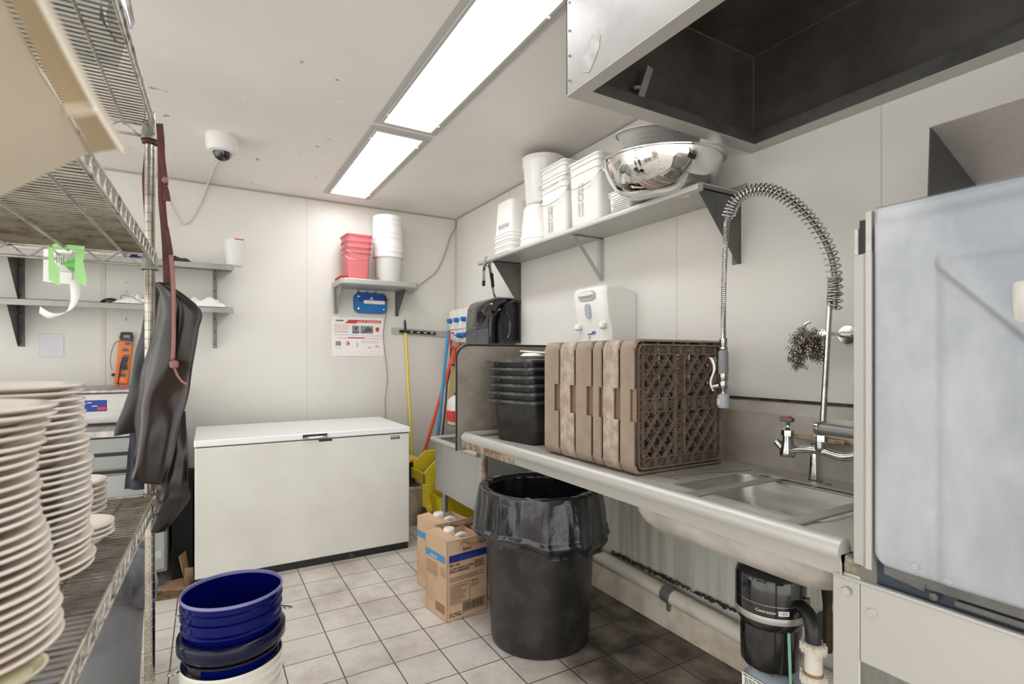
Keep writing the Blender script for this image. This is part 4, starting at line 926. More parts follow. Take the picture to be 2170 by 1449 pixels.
# ---------------------------------------------------------------- cardboard boxes with jugs
def carton(label, px_, py_, ang, h, print_):
    t = thing('cardboard_box', label, 'box', (0, 0, 0), 'cardboard boxes of oil jugs')
    w, d = .238, .212
    b = MB()
    b.box(0, w, 0, .003, 0, h - .0); b.box(0, .003, 0, d, 0, h); b.box(w - .003, w, 0, d, 0, h - .02); b.box(0, w, d - .003, d, 0, h - .015); b.box(0, w, 0, d, 0, .003)
    b.build('carton', CARD, t)
    b = MB(); b.prism([(0, 0, h), (.09, 0, h - .006), (.10, .02, h - .004), (.065, .06, h + .004), (.075, d, h + .006), (0, d, h)], (0, 0, .003)); b.build('flap', CARD, t)
    b = MB(); b.grid(lambda u, v: Vector((.07 + (w - .07) * u, .002 - .02 * v * (1 - .4 * sin(u * 9)), h - .02 * v * v + .006 * sin(u * 14) * v - .02 * u)), 14, 3); b.build('torn_flap', CARD_DARK, t, solid=.003)
    # prints on the two visible faces
    if print_:
        def strip(face, s0, s1, z0, z1, m, name):
            q = MB()
            if face == 'f': q.box(s0, s1, -.0012, -.0004, z0, z1)
            else: q.box(-.0012, -.0004, s0, s1, z0, z1)
            return q.build(name, m, t)
        strip('f', .012, w - .004, h - .105, h - .070, BLUE_INK, 'blue_stripe'); strip('s', .018, d - .004, h - .11, h - .075, LBLUE_INK, 'light_blue_stripe')
        text('Imperial', .030, (.075, -.0016, h - .099), (1, 0, 0), (0, 0, 1), mat('pale_blue_print', (64, 92, 168), .6), t, 'stripe_lettering')
        text('Sysco', .022, (.09, -.0008, h - .058), (1, 0, 0), (0, 0, 1), INK, t, 'maker_lettering', bold=.0005)
        text('Imperial', .022, (-.0016, d - .05, h - .104), (0, -1, 0), (0, 0, 1), WHITE_INK, t, 'stripe_lettering')
        text('FRY OIL', .017, (.014, -.0008, h - .125), (1, 0, 0), (0, 0, 1), INK, t, bold=.0006)
        text('CLEAR CANOLA CORN\nSPRING FRESHNESS', .0135, (.014, -.0008, h - .142), (1, 0, 0), (0, 0, 1), INK, t, bold=.0005)
        text('Sysco', .018, (.142, -.0008, h - .225), (1, 0, 0), (0, 0, 1), INK, t, bold=.0004)
        text('NET WEIGHT\n35 LBS (15.88kg)', .011, (.012, -.0008, .03), (1, 0, 0), (0, 0, 1), INK, t, bold=.0004)
        q = MB(); random.seed(2)
        for k in range(5): q.box(.16, w - .014 - .01 * (k % 2), -.0012, -.0004, h - .125 - .008 * k, h - .122 - .008 * k)
        for k in range(3): q.box(.014, w - .03 * (k % 2) - .02, -.0012, -.0004, h - .182 - .008 * k, h - .180 - .008 * k)
        for k in range(12): q.box(.016, .10 + random.uniform(-.02, .02), -.0012, -.0004, h - .225 - .007 * k, h - .2235 - .007 * k)
        for k in range(3): q.box(.142, .20 - .01 * k, -.0012, -.0004, h - .235 - .007 * k, h - .2335 - .007 * k)
        for z in (h - .215, h - .31): q.box(.014, .132, -.0012, -.0004, z, z + .0015)
        q.box(.131, .1325, -.0012, -.0004, h - .31, h - .214)
        x = .095
        for (xa, xb, za, zb) in ((.09, .222, .028, .030), (.09, .222, .074, .076), (.09, .092, .028, .076), (.22, .222, .028, .076)): q.box(xa, xb, -.0012, -.0004, za, zb)
        while x < .216: w_ = random.choice((.002, .003, .005)); q.box(x, x + w_, -.0012, -.0004, .033, .071); x += w_ + random.choice((.002, .004))
        q.build('printing', INK, t)
        q = MB()
        for k in range(7): q.box(-.0012, -.0004, .09, d - .012, h - .135 - .010 * k, h - .131 - .010 * k)
        for k in range(5): q.box(-.0012, -.0004, .012, .06, h - .14 - .009 * k, h - .137 - .009 * k)
        q.build('side_text', mat('brown_print', (150, 120, 100), .8), t); q = MB()
        y = .02
        while y < .11: q.box(-.0012, -.0004, y, y + .003, .03, .075); y += .006
        q.build('side_barcode', mat('brown_print', (150, 120, 100), .8), t)
    else:
        q = MB(); q.box(-.0012, -.0004, .018, d - .004, h - .11, h - .075); q.build('light_blue_stripe', LBLUE_INK, t)
    t.location = (px_, py_, 0); t.rotation_euler = (0, 0, ang)
    # the jug inside is its own thing
    j = thing('oil_jug', 'white plastic jug with a round cap standing in the %s' % ('front cardboard box' if print_ else 'cardboard box behind'), 'jug', (0, 0, 0))
    b = MB(); b.loft([rrect(.125, .11, .09, .085, .03, .01), rrect(.125, .11, .095, .09, .03, h - .07), rrect(.13, .11, .06, .06, .03, h - .035), rrect(.13, .11, .028, .028, .02, h - .02)]); b.build('body', WHITE, j, ang=50)
    b = MB(); b.tube(smooth([(.10, .08, h - .04), (.11, .08, h - .012), (.15, .085, h - .012), (.19, .09, h - .05)]), .014, 10); b.build('handle', WHITE, j)
    b = MB(); b.lathe([(0, .035), (.026, .034), (.029, .03), (.029, .018), (.025, .016), (.025, .012), (.03, .01), (.03, 0)], (.088, .125, h - .01), 28); b.build('cap', WHITE_GLOSS, j)
    j.location = t.location; j.rotation_euler = t.rotation_euler
    return t
carton('open brown oil carton with blue stripes standing left of the black bin', 1.012, 2.365, radians(8), .39, True)
carton('open brown carton standing behind the striped one, against the yellow mop wringer', 1.075, 2.66, radians(8), .385, False)

# ---------------------------------------------------------------- utility sink behind the table
t = thing('utility_sink', 'deep grey steel utility sink beyond the end of the dish table', 'sink', (1.6, 3.03, 0))
ux0, ux1, uy0, uy1, uz = 1.355, 1.90, 2.68, 3.38, .735
b = MB(); b.loft([rrect((ux0 + ux1) / 2, (uy0 + uy1) / 2, (ux1 - ux0) / 2 - .0, (uy1 - uy0) / 2 - .0, .02, z) for z in (.395, uz - .01)], True, False)
b.loft([rrect((ux0 + ux1) / 2, (uy0 + uy1) / 2, (ux1 - ux0) / 2 - .008, (uy1 - uy0) / 2 - .008, .02, z) for z in (uz - .01, .41)], False, True); b.build('basin', mat('grey_dull_steel', (176, 177, 175), .5, .45, (160, 160, 157), 4, stretch=(1, 1, .2)), t)
b = MB(); rp = [(ux0 - .012, uy0), (ux0 - .012, uy1 + .012), (ux1, uy1 + .012)]
b.tube([(ux0 - .014, uy0 - .0, uz), (ux0 - .014, uy1 + .004, uz), (ux0 - .004, uy1 + .014, uz), (ux1, uy1 + .014, uz)], .017, 12); b.tube([(ux0, uy0, uz), (ux1, uy0, uz)], .012, 10); b.build('rolled_rim', STEEL_PALE, t)
for x in (ux0 + .05, ux1 - .05):
    for y in (uy0 + .06, uy1 - .06):
        b = MB(); b.cyl((x, y, 0), (x, y, .40), .02, seg=12); b.build('leg', DULL, t)
b = MB(); b.tube(smooth([(1.45, 2.9, .40), (1.45, 2.9, .30), (1.50, 3.0, .24), (1.7, 3.1, .24), (1.90, 3.1, .24)]), .022, 10); b.build('drain', PVC, t)
# small hand sink behind it and a detergent jug on its ledge
t = thing('hand_sink', 'small stainless hand sink behind the utility sink, seen past the splash plate', 'sink', (1.75, 3.85, .55))
b = MB(); b.loft([rrect(1.81, 3.82, .11 , .16, .04, .56), rrect(1.81, 3.82, .125, .18, .05, .66), rrect(1.81, 3.82, .135, .19, .05, .745), rrect(1.81, 3.82, .12, .175, .05, .745), rrect(1.81, 3.82, .10, .15, .04, .58)], True, True); b.build('basin', STEEL, t, ang=50)
b = MB(); b.cyl((1.82, 3.9, 0), (1.82, 3.9, .58), .02, seg=12); b.build('leg', DULL, t)
J = Vector((1.80, 3.95, .745))
t = thing('cleaner_jug', 'white jug with a red and white label on the hand sink', 'jug', tuple(J))
b = MB(); b.loft([rrect(J.x, J.y, .085, .065, .03, J.z + .002), rrect(J.x, J.y, .09, .07, .03, J.z + .12), rrect(J.x, J.y, .086, .066, .03, J.z + .20), rrect(J.x, J.y, .05, .04, .03, J.z + .235), rrect(J.x + .02, J.y, .02, .02, .018, J.z + .25)]); b.build('body', WHITE, t, ang=50)
b = MB(); b.box(J.x - .0915, J.x + .08, J.y - .0712, J.y + .06, J.z + .03, J.z + .115); b.build('red_label', mat('red_label', (222, 70, 62), .5), t)
b = MB(); b.box(J.x - .06, J.x + .082, J.y - .0722, J.y + .04, J.z + .06, J.z + .095); b.build('label_panel', PAPER, t)
b = MB(); b.tube(arc((J.x + .01, J.y, J.z + .225), .055, 20, 170, 12, (1, 0, 0), (0, 0, 1)), .006, 8); b.build('black_handle', BLACK, t)
tag(MB().cyl((1.70, 3.72, .745), (1.75, 3.76, .92), .007, seg=8).build('bottle_brush', WHITE), 'white brush handle standing beside the cleaner jug', 'brush')

# ---------------------------------------------------------------- mop bucket and wringer, tubs on the floor
t = thing('mop_bucket', 'yellow mop bucket with side press wringer between the freezer and the utility sink', 'mop bucket', (1.55, 3.55, 0))
p = [PY(890, 1000, 3.62), PY(926, 964, 3.62), PY(926, 1050, 3.62), PY(893, 1048, 3.62)]
b = MB()
b.prism([(1.365, 3.60, .375), (1.365, 3.60, .455), (1.475, 3.60, .56), (1.60, 3.60, .56), (1.60, 3.60, .375)], (0, .02, 0)); b.prism([(1.38, 3.86, .42), (1.38, 3.86, .49), (1.475, 3.86, .57), (1.60, 3.86, .57), (1.60, 3.86, .42)], (0, .02, 0))
b.box(1.365, 1.375, 3.60, 3.88, .375, .45); b.build('wringer', YELLOW, t, bevel=.003)
b = MB(); b.prism([(1.35, 3.59, .22), (1.35, 3.59, .375), (1.47, 3.59, .375), (1.50, 3.59, .30), (1.47, 3.59, .20), (1.40, 3.59, .19)], (0, .015, 0)); b.build('wringer_arm', YELLOW, t, bevel=.004)
b = MB(); b.loft([rrect(1.64, 3.55, .20, .13, .05, .075), rrect(1.64, 3.55, .235, .155, .06, .31), rrect(1.64, 3.55, .25, .17, .06, .325), rrect(1.64, 3.55, .225, .15, .06, .315), rrect(1.64, 3.55, .19, .12, .05, .09)], True, True); b.build('bucket', YELLOW, t, ang=50)
for x in (1.47, 1.80):
    for y in (3.46, 3.64):
        b = MB(); b.cyl((x, y - .012, .035), (x, y + .012, .035), .035, seg=16); b.box(x - .008, x + .008, y - .016, y + .016, .035, .085); b.build('caster', GREY_CAN, t)
b = MB(); b.lathe([(0, -.012), (.02, -.01), (.026, 0), (.02, .01), (0, .012)], (1.40, 3.585, .20), 14, M=Matrix.Rotation(radians(90), 3, 'X')); b.build('pivot_knob', YELLOW, t)
b = MB(); b.loft([rrect(1.38, 3.98, .07, .10, .02, .0), rrect(1.38, 3.98, .085, .115, .02, .27), rrect(1.38, 3.98, .095, .125, .02, .275), rrect(1.38, 3.98, .095, .125, .02, .30), rrect(1.38, 3.98, .08, .11, .02, .30), rrect(1.38, 3.98, .07, .10, .02, .03)], True, True)
tag(b.build('stained_crate', BROWNBOX, ang=40), 'brown-stained tan plastic crate on the floor right of the freezer', 'crate')
b = MB(); b.box(1.31, 1.42, 3.93, 4.06, .31, .475); b.cyl((1.309, 3.99, .40), (1.30, 3.99, .40), .012, seg=12)
o = b.build('battery_box', BLACK_SCUFF, bevel=.006); tag(o, 'black box standing on the stained crate right of the freezer', 'box')
tag(MB().box(1.30, 1.45, 3.92, 4.10, .477, .505).build('yellow_lid', mat('amber_plastic', (226, 176, 56), .4), bevel=.006), 'amber yellow lid lying on the black box', 'lid')

# ---------------------------------------------------------------- tool rail and long-handled tools
t = thing('tool_rail', 'grey wall rail with black tool grips beside the back corner', 'tool rail', (1.6, YB, 1.50))
a_, c_ = Vector((1.355, YB - .006, 1.515)), Vector((1.87, YB - .006, 1.495))
b = MB(); b.bar(a_, c_, .012, .055); b.build('rail', mat('grey_rail', (186, 184, 178), .5, .3), t, bevel=.002)
b = MB(); b.bar((1.42, YB - .02, 1.512), (1.745, YB - .02, 1.500), .02, .024); b.build('grip_strip', BLACK, t, bevel=.003)
for k in range(4):
    b = MB(); b.bar((1.51 + k * .062, YB - .03, 1.508 - k * .002), (1.535 + k * .062, YB - .03, 1.507 - k * .002), .008, .008); b.build('hook', WHITE, t)
def pole(name, label, a, b_, r, m, tipn=None, tipm=None, tlen=0):
    t = thing(name, label, 'broom handle', tuple(b_)); a, b_ = Vector(a), Vector(b_); d = (a - b_).normalized()
    q = MB(); q.cyl(b_, a - d * tlen, r, seg=14); q.build('pole', m, t)
    if tlen: q = MB(); q.cyl(a - d * tlen, a - d * .02, r * 1.02, r * .8, 14); q.cyl(a - d * .02, a, r * .8, r * .3, 14); q.build(tipn, tipm, t)
    return t
pole('broom_handle', 'yellow handle with a black tip clipped into the tool rail beside the freezer', (1.457, 4.30, 1.61), (1.51, 4.20, .02), .0115, YELLOW_POLE, 'tip', BLACK, .115)
h0, h1 = PY(950, 700, 4.10), PY(928, 925, 4.10)
pole('broom_handle', 'bright blue broom handle leaning in the back right corner', h0, h0 + (h1 - h0) * 2.2, .013, BLUE_POLE)
h0, h1 = PY(962, 742, 4.20), PZ(880, 993, .36); e = h0 + (h1 - h0) * 1.0
t = pole('shovel_handle', 'orange shovel handle with a D-shaped grip slanting across the corner', h0, Vector((h1.x - .07, h1.y, .02)), .0135, ORANGE)
t['category'] = 'shovel'
g = h0; b = MB(); U = Vector((.02, 0, .18)).normalized()
b.cyl(g - Vector((.02, 0, .12)), g + Vector((.004, 0, .02)), .02, seg=12)
b.tube([g + Vector(p) for p in ((.0, -.02, .01), (-.045, -.02, .05), (-.05, -.02, .15), (.03, -.02, .14), (.045, -.02, .05), (.0, -.02, .01))], .012, 8); b.build('d_grip', ORANGE, t, ang=60)
h0, h1 = PY(984, 730, 4.28), PY(948, 850, 4.28)
pole('brush_handle', 'yellow handle with a black grip standing in the corner behind the orange shovel', PY(964, 735, 4.25), Vector((1.80, 4.24, .5)), .0135, mat('mustard_pole', (214, 186, 78), .4), 'grip', BLACK, .17)
tag(MB().tube([PY(958, 700, 4.26), PY(956, 735, 4.26), PY(953, 790, 4.26), PY(947, 815, 4.25), PY(945, 850, 4.25), Vector((1.76, 4.24, .5))], .007, 8).build('black_rod', BLACK), 'thin black rod standing between the blue and yellow handles', 'rod')
tag(MB().cyl(PY(979, 728, 4.20), Vector((1.89, 4.18, .4)), .008, seg=8).build('wooden_stick', mat('pale_wood', (222, 196, 150), .7)), 'pale wooden stick below the blue-knobbed dispenser', 'stick')

# ---------------------------------------------------------------- chest freezer
fy, fx0, fx1, fz = 3.43, -.05, 1.194, .785
t = thing('chest_freezer', 'big white chest freezer standing against the back wall', 'freezer', (.57, 3.8, 0))
MB().box(fx0, fx1, fy, 4.12, .045, fz - .006).build('cabinet', ENAMEL, t, bevel=.006)
MB().box(fx0 + .006, fx1 - .006, fy + .012, 4.10, 0, .045).build('plinth', BLACK, t)
MB().box(fx0 + .006, fx1 - .006, fy + .006, 4.11, fz - .008, fz + .002).build('gasket', BLACK, t)
MB().box(fx0 - .004, fx1 + .004, fy - .006, 4.15, fz, .822).build('lid', LID_ENAMEL, t, bevel=.006)
hp = [PY(u, v, fy - .01) for u, v in ((638, 920), (688, 917), (688, 928), (633, 933))]
xh0, xh1 = .515, .66
b = MB(); b.box(xh0, xh1, fy - .012, fy - .005, .790, .816); b.build('handle_recess', BLACK, t, bevel=.003)
b = MB(); b.tube(smooth([(xh0 + .004, fy - .014, .790), (xh0 + .016, fy - .03, .797), (xh0 + .05, fy - .032, .798), (xh1 - .02, fy - .03, .799), (xh1 - .006, fy - .014, .802)]), .006, 8); b.build('handle', CHROME, t)
MB().box(xh1 - .05, xh1 + .03, fy - .002, fy + .001, .766, .778).build('latch_plate', BLACK, t)
MB().box(1.065, 1.125, fy - .0015, fy + .001, .745, .768).build('badge', mat('navy_badge', (30, 36, 52), .4), t)
b = MB()
for k in range(7): b.box(1.069 + k * .0075, 1.0745 + k * .0075, fy - .0022, fy - .0012, .7585, .765)
for k in range(5): b.box(1.072 + k * .009, 1.077 + k * .009, fy - .0022, fy - .0012, .749, .7525)
b.build('badge_lettering', WHITE_INK, t)
b = MB(); b.lathe([(0, -.002), (.009, -.002), (.009, .004)], (.81, fy + .010, .022), 12, M=Matrix.Rotation(radians(90), 3, 'X')); b.build('drain_plug', CREAM, t)

# ---------------------------------------------------------------- small back shelf with pails and tubs
BZ = 1.885
t = thing('wall_shelf', 'short steel wall shelf with rounded front corners on the back wall beside the corner', 'shelf', (1.2, 4.2, BZ))
b = MB(); q = [(.872, YB), (.872, 4.05), (.90, 4.015), (1.40, 4.015), (1.46, 4.03), (1.50, 4.08), (1.55, YB)]
b.prism([(x, y, BZ - .042) for x, y in q], (0, 0, .042)); b.build('shelf_board', STEEL_PALE, t, bevel=.006)
for x, s in ((.90, 1), (1.40, -1)):
    g = MB(); g.prism([(x, YB, BZ - .043), (x, YB - .24, BZ - .043), (x, YB - .02, BZ - .245), (x, YB, BZ - .245)], (.003, 0, 0)); g.box(x - .012, x + .018, YB - .004, YB, BZ - .245, BZ - .043); g.build('bracket', DULL if s > 0 else BRACKET, t)
random.seed(4)
labs = ('red square pail, lowest of the three nested ones on the small back shelf', 'red square pail in the middle of the nest on the small back shelf', 'red square pail, uppermost of the nest on the small back shelf')
first = None
for k in range(3):
    if first is None: t = first = square_pail(labs[0], .205, .19, .25, .82, m=RED_PAIL, ribs=(.05, .17), hang=.8, group='nested red pails')
    else: t = dup(first); WL[t.name] = Vector((0, 0, 0)); t['label'] = labs[k]
    put(t, 1.02, 4.17, BZ + .047 * k + .001, rz=radians(90 + 3 * (k - 1)))
P = [(0, 0), (.088, 0), (.094, .006), (.107, .22), (.112, .225), (.116, .222), (.117, .2), (.119, .2), (.119, .236), (.114, .238), (.108, .232), (.105, .2), (.09, .01), (0, .004)]
first = None
for k in range(9):
    lab = 'white round tub, %s of the tall nested stack on the small back shelf' % (('lowest',) + tuple('number %s up' % w for w in ('two', 'three', 'four', 'five', 'six', 'seven', 'eight')) + ('topmost',))[k]
    if first is None: first = o = lathe_thing('round_tub', lab, 'tub', P, (0, 0, 0), WHITE, group='nested white round tubs')
    else: o = first.copy(); COL.objects.link(o); o['label'] = lab
    o.location = (1.275 + .002 * sin(k), 4.18 + .002 * cos(k * 2), BZ + .001 + .0365 * k)
tag(MB().box(.885, .95, 4.10, 4.30, BZ + .001, BZ + .03).build('red_cloth', mat('red_cloth', (176, 30, 36), .8), bevel=.01), 'small dark red cloth at the left end of the small back shelf', 'cloth')
tag(MB().tube(smooth([(1.12, 4.12, BZ + .006), (1.14, 4.08, BZ + .02), (1.17, 4.10, BZ + .03), (1.20, 4.16, BZ + .008)]), .003, 6).build('shelf_cable', DULL), 'thin grey wire end on the small back shelf between pails and tubs', 'cable')
c1 = [(1.53, 4.30, 1.87)] + [PY(u, v, 4.335) for u, v in ((905, 592), (925, 575), (942, 540), (953, 505), (965, 482), (967, 468))]
tag(MB().tube(smooth(c1), .004, 8).build('wall_cable', mat('grey_cable', (140, 138, 132), .5)), 'thin grey cable rising from the small back shelf to the ceiling corner', 'cable')
c1 = [PY(u, v, 4.335) for u, v in ((812, 645), (818, 655), (816, 680), (812, 710), (815, 740), (819, 775), (821, 800), (818, 830), (816, 850), (818, 900))]
tag(MB().tube(smooth(c1), .0032, 8).build('scanner_cable', mat('grey_cable', (140, 138, 132), .5)), 'thin grey cable hanging from the blue wall unit past the poster', 'cable')
# paper, blue unit, poster
t = thing('notice_strip', 'white notice with small drawings under the small back shelf', 'notice', (1.15, YB, 1.81))
MB().box(1.045, 1.265, YB - .003, YB - .001, 1.80, 1.92).build('sheet', PAPER, t)
b = MB()
for i in range(3):
    for j in range(2): x = 1.06 + i * .068; z = 1.86 - j * .04; b.box(x, x + .05, YB - .004, YB - .003, z + .018, z + .021); b.prism([(x + .003, YB - .004, z + .012), (x + .03, YB - .004, z + .016), (x + .038, YB - .004, z), (x + .02, YB - .004, z - .008)], (0, .001, 0))
b.build('drawings', GREY_INK, t)
t = thing('blue_wall_unit', 'rounded blue plastic unit with a white slot and four screws on the back wall', 'wall unit', (1.18, YB, 1.65))
def vr(cx_, cz_, hx_, hz_, r_, y): return [Vector((p.x, y, p.y)) for p in rrect(cx_, cz_, hx_, hz_, r_, 0, 6)]
b = MB(); b.loft([vr(1.175, 1.735, .135, .083, .05, YB), vr(1.175, 1.735, .137, .085, .05, YB - .03), vr(1.175, 1.735, .128, .076, .045, YB - .045)]); b.build('shell', BLUE_UNIT, t, ang=50)
b = MB(); b.loft([vr(1.175, 1.775, .105, .03, .02, YB - .046), vr(1.175, 1.775, .103, .028, .02, YB - .049)]); b.build('dark_panel', BLUE_UNIT2, t)
b = MB(); b.loft([vr(1.20, 1.742, .088, .015, .012, YB - .049), vr(1.20, 1.742, .086, .013, .012, YB - .053)]); b.build('white_slot', PAPER, t)
b = MB(); b.prism([(1.16, YB - .05, 1.764), (1.19, YB - .05, 1.764), (1.177, YB - .05, 1.787)], (0, -.002, 0)); b.build('small_emblem', CREAM, t)
for x in (1.075, 1.28):
    for z in (1.685, 1.785): b = MB(); b.lathe([(0, -.055), (.01, -.053), (.012, -.045)], (x, YB, z), 12, M=Matrix.Rotation(radians(90), 3, 'X') @ Matrix.Scale(-1, 3, Vector((0, 0, 1)))); b.build('screw', CHROME, t)
b = MB(); b.bar((1.27, YB - .05, 1.80), (1.30, YB - .05, 1.76), .02, .012, (0, 1, 0)); b.build('black_plug', BLACK, t)
t = thing('safety_poster', 'white laminated poster with red headings on the back wall under the blue unit', 'poster', (1.08, YB, 1.305))
X0, X1, Z0, Z1 = .872, 1.289, 1.303, 1.618
y = YB - .003
MB().box(X0, X1, y, y + .002, Z0, Z1).build('sheet', POSTER, t)
def pq(b, u0, u1, v0, v1, e=0): b.add([(X0 + (X1 - X0) * u0, y - .0008 - e, Z1 - (Z1 - Z0) * v1), (X0 + (X1 - X0) * u1, y - .0008 - e, Z1 - (Z1 - Z0) * v1), (X0 + (X1 - X0) * u1, y - .0008 - e, Z1 - (Z1 - Z0) * v0), (X0 + (X1 - X0) * u0, y - .0008 - e, Z1 - (Z1 - Z0) * v0)], [(0, 1, 2, 3)])
b = MB(); H = lambda u, v: (X0 + (X1 - X0) * u, y - .0008, Z1 - (Z1 - Z0) * v)
b.add([H(.24, .165), H(.45, .165), H(.47, .14), H(.95, .14), H(.95, .07), H(.32, .07)], [(0, 1, 2, 3, 4, 5)]); b.add([H(.28, .545), H(.60, .545), H(.64, .52), H(.32, .52)], [(0, 1, 2, 3)]); pq(b, .1, .95, .54, .548); pq(b, .84, .91, .25, .36); pq(b, .30, .33, .64, .72)
b.build('red_headings', RED_INK, t, fix=False)
b = MB(); random.seed(9)
for k in range(5): pq(b, .04, .32 - .01 * (k % 3), .2 + k * .03, .213 + k * .03)
for k in range(3): pq(b, .55, .9, .60 + .03 * k, .61 + .03 * k)
pq(b, .26, .31, .62, .74); pq(b, .68, .75, .76, .80); pq(b, .83, .91, .72, .78); pq(b, .5, .54, .88, .89); pq(b, .74, .80, .88, .89); pq(b, .88, .94, .88, .89); pq(b, .7, .95, .95, .957); b.build('pink_text', PINK_INK, t, fix=False)
b = MB()
for k in range(2): pq(b, .04, .30, .37 + k * .02, .378 + k * .02)
pq(b, .04, .5, .46, .468); pq(b, .55, .95, .47, .478)
pq(b, .38, .52, .22, .42); pq(b, .54, .79, .22, .42); pq(b, .07, .17, .63, .74); pq(b, .47, .485, .66, .78); pq(b, .07, .18, .79, .80); b.build('grey_pictures', GREY_INK, t, fix=False)
b = MB(); b.add([(lambda q: (q[0], q[1] - .0006, q[2]))(H(*p)) for p in ((.56, .40), (.78, .36), (.78, .31), (.68, .24))], [(0, 1, 2, 3)]); pq(b, .42, .49, .25, .28, .0006); pq(b, .43, .47, .28, .34, .0006); pq(b, .39, .51, .38, .41, .0006); b.build('dark_pictures', mat('dark_print', (84, 84, 92), .6), t, fix=False)
b = MB()
for k in range(7): b.box(X0 + .030 + k * .0088, X0 + .037 + k * .0088, y - .0012, y - .0004, Z1 - .036 - .001 * (k % 2), Z1 - .0265)
b.build('maker_lettering', INK, t)
b = MB(); random.seed(12)
for k in range(20):
    if k not in (4, 7): b.box(X0 + .205 + k * .0092, X0 + .2125 + k * .0092, y - .0020, y - .0012, Z1 - .040, Z1 - .029 - .002 * (k % 3 == 1))
b.build('heading_lettering', PINK_INK, t)
# ================================================================ wire shelving on the left
YA = radians(-1.4)
AX, AY = Vector((sin(-YA), cos(-YA), 0)), Vector((-cos(-YA), sin(-YA), 0))   # along the long side (away), and to the left
PC = Vector((-.135, 1.81, 0)); LEN, DEP = 1.52, .61
t = thing('wire_shelving', 'chrome wire shelving unit with three shelves on the left, plates on its lowest visible shelf', 'shelving', tuple(PC))
for i, (a, d_) in enumerate(((0, 0), (LEN, 0), (0, DEP), (LEN, DEP))):
    p = PC - AX * a + AY * d_
    pr_ = [(0, 0), (.0128, .001)]
    for k in range(76): z_ = .04 + k * .0254; pr_ += [(.0128, z_ - .0012), (.0121, z_ - .0004), (.0121, z_ + .0004), (.0128, z_ + .0012)]
    b = MB(); b.lathe(pr_ + [(.0128, 1.974), (.0132, 1.979), (0, 1.983)], p, 24)
    b.build('post', POST, t, ang=25)
def wire_shelf(z):
    b = MB(); w0, w1 = -.004, DEP + .004
    def P(a, d_, h): return PC - AX * a + AY * d_ + Vector((0, 0, h))
    for h, r in ((z, .0038), (z - .032, .0036)):
        for d_ in (-.012, DEP + .012): b.cyl(P(.02, d_, h), P(LEN - .02, d_, h), r, seg=8)
        for a in (-.012, LEN + .012): b.cyl(P(a, .02, h), P(a, DEP - .02, h), r, seg=8)
    for d_ in (-.012, DEP + .012):
        n = 56; b.tube([P(.02 + (LEN - .04) * k / n, d_, z if k % 2 else z - .032) for k in range(n + 1)], .0024, 6)
    for a in (-.012, LEN + .012):
        n = 14; b.tube(smooth([P(a, .03 + (DEP - .06) * k / n, z - .002 if k % 2 else z - .030) for k in range(n + 1)], 3), .0024, 6)
    for k in range(5):   # supports running the long way, under the cross wires
        d_ = DEP * (k + .5) / 5; b.cyl(P(-.012, d_, z - .006), P(LEN + .012, d_, z - .006), .0036, seg=8)
    b.build('shelf_frame', WIRE, t, ang=60)
    b = MB(); n = 82
    for k in range(n): a = .0 + LEN * (k + .5) / n; b.tube([P(a, -.012, z), P(a, DEP + .012, z)], .0018, 6)
    b.build('cross_wires', mat('tarnished_shaded_wire', (128, 120, 102), .4, .55, (86, 76, 58), 20, .45, .65), t, ang=60)  # brownish tarnish, darkened further to put the underside shade into the colour
    for a in (0, LEN):
        for d_ in (0, DEP):
            b = MB(); b.lathe([(.0135, -.042), (.021, -.042), (.0165, .006), (.0135, .006)], P(a, d_, z), 16); b.lathe([(.0205, -.046), (.0222, -.046), (.0222, -.040), (.0205, -.040)], P(a, d_, z), 16); b.build('corner_collar', mat('tarnished_collar', (158, 156, 144), .4, .6, (110, 112, 100), 20), t)
for z in (.892, 1.578, 1.945): wire_shelf(z)
LZ = .8955
# ---------------------------------------------------------------- plates
def plate_prof(R):
    return [(0, .004), (R * .56, .004), (R * .60, .002), (R * .63, .0), (R * .66, .0015), (R * .72, .006), (R * .97, .0165), (R * .995, .0175), (R, .0195), (R * .99, .0215), (R * .965, .0215), (R * .70, .0105), (R * .62, .0075), (0, .0075)]
num = ['', 'topmost', 'second', 'third', 'fourth', 'fifth', 'sixth', 'seventh', 'eighth', 'ninth', 'tenth', 'eleventh', 'twelfth', 'thirteenth', 'fourteenth', 'fifteenth', 'sixteenth', 'seventeenth', 'eighteenth', 'nineteenth', 'twentieth', 'twenty-first', 'twenty-second', 'twenty-third', 'twenty-fourth', 'twenty-fifth', 'twenty-sixth', 'twenty-seventh', 'twenty-eighth', 'twenty-ninth', 'thirtieth', 'thirty-first', 'thirty-second']
def stack(cx_, cy_, R, n, dz, what, grp, jit, lean, m=CHINA, prof=None, z0=LZ, name='dinner_plate', cat='plate'):
    b = MB(); b.lathe((prof or plate_prof)(R), (0, 0, 0), 52); first = b.build(name, m, org=(0, 0, 0), ang=60)
    for k in range(n):
        o = first if k == 0 else first.copy()
        if k: COL.objects.link(o)
        f = k / max(1, n - 1); dx_, dy_ = lean(f)
        o.location = (cx_ + dx_ + random.uniform(-jit, jit), cy_ + dy_ + random.uniform(-jit, jit), z0 + dz * k)
        o.rotation_euler = (random.uniform(-.0, .012), random.uniform(-.006, .006), random.random() * 6)
        i = n - k; tag(o, '%s, %s' % (what, (num[i] + (' from the top' if i > 1 else '')) if i < len(num) else 'near the bottom'), cat, grp)
random.seed(21)
stack(-.302, 1.214, .13, 27, .0123, 'white dinner plate in the tall stack beside the small saucers', 'plates in the far tall stack', .0035, lambda f: (-.016 * f - .004 * sin(f * 9), -.002 * f))
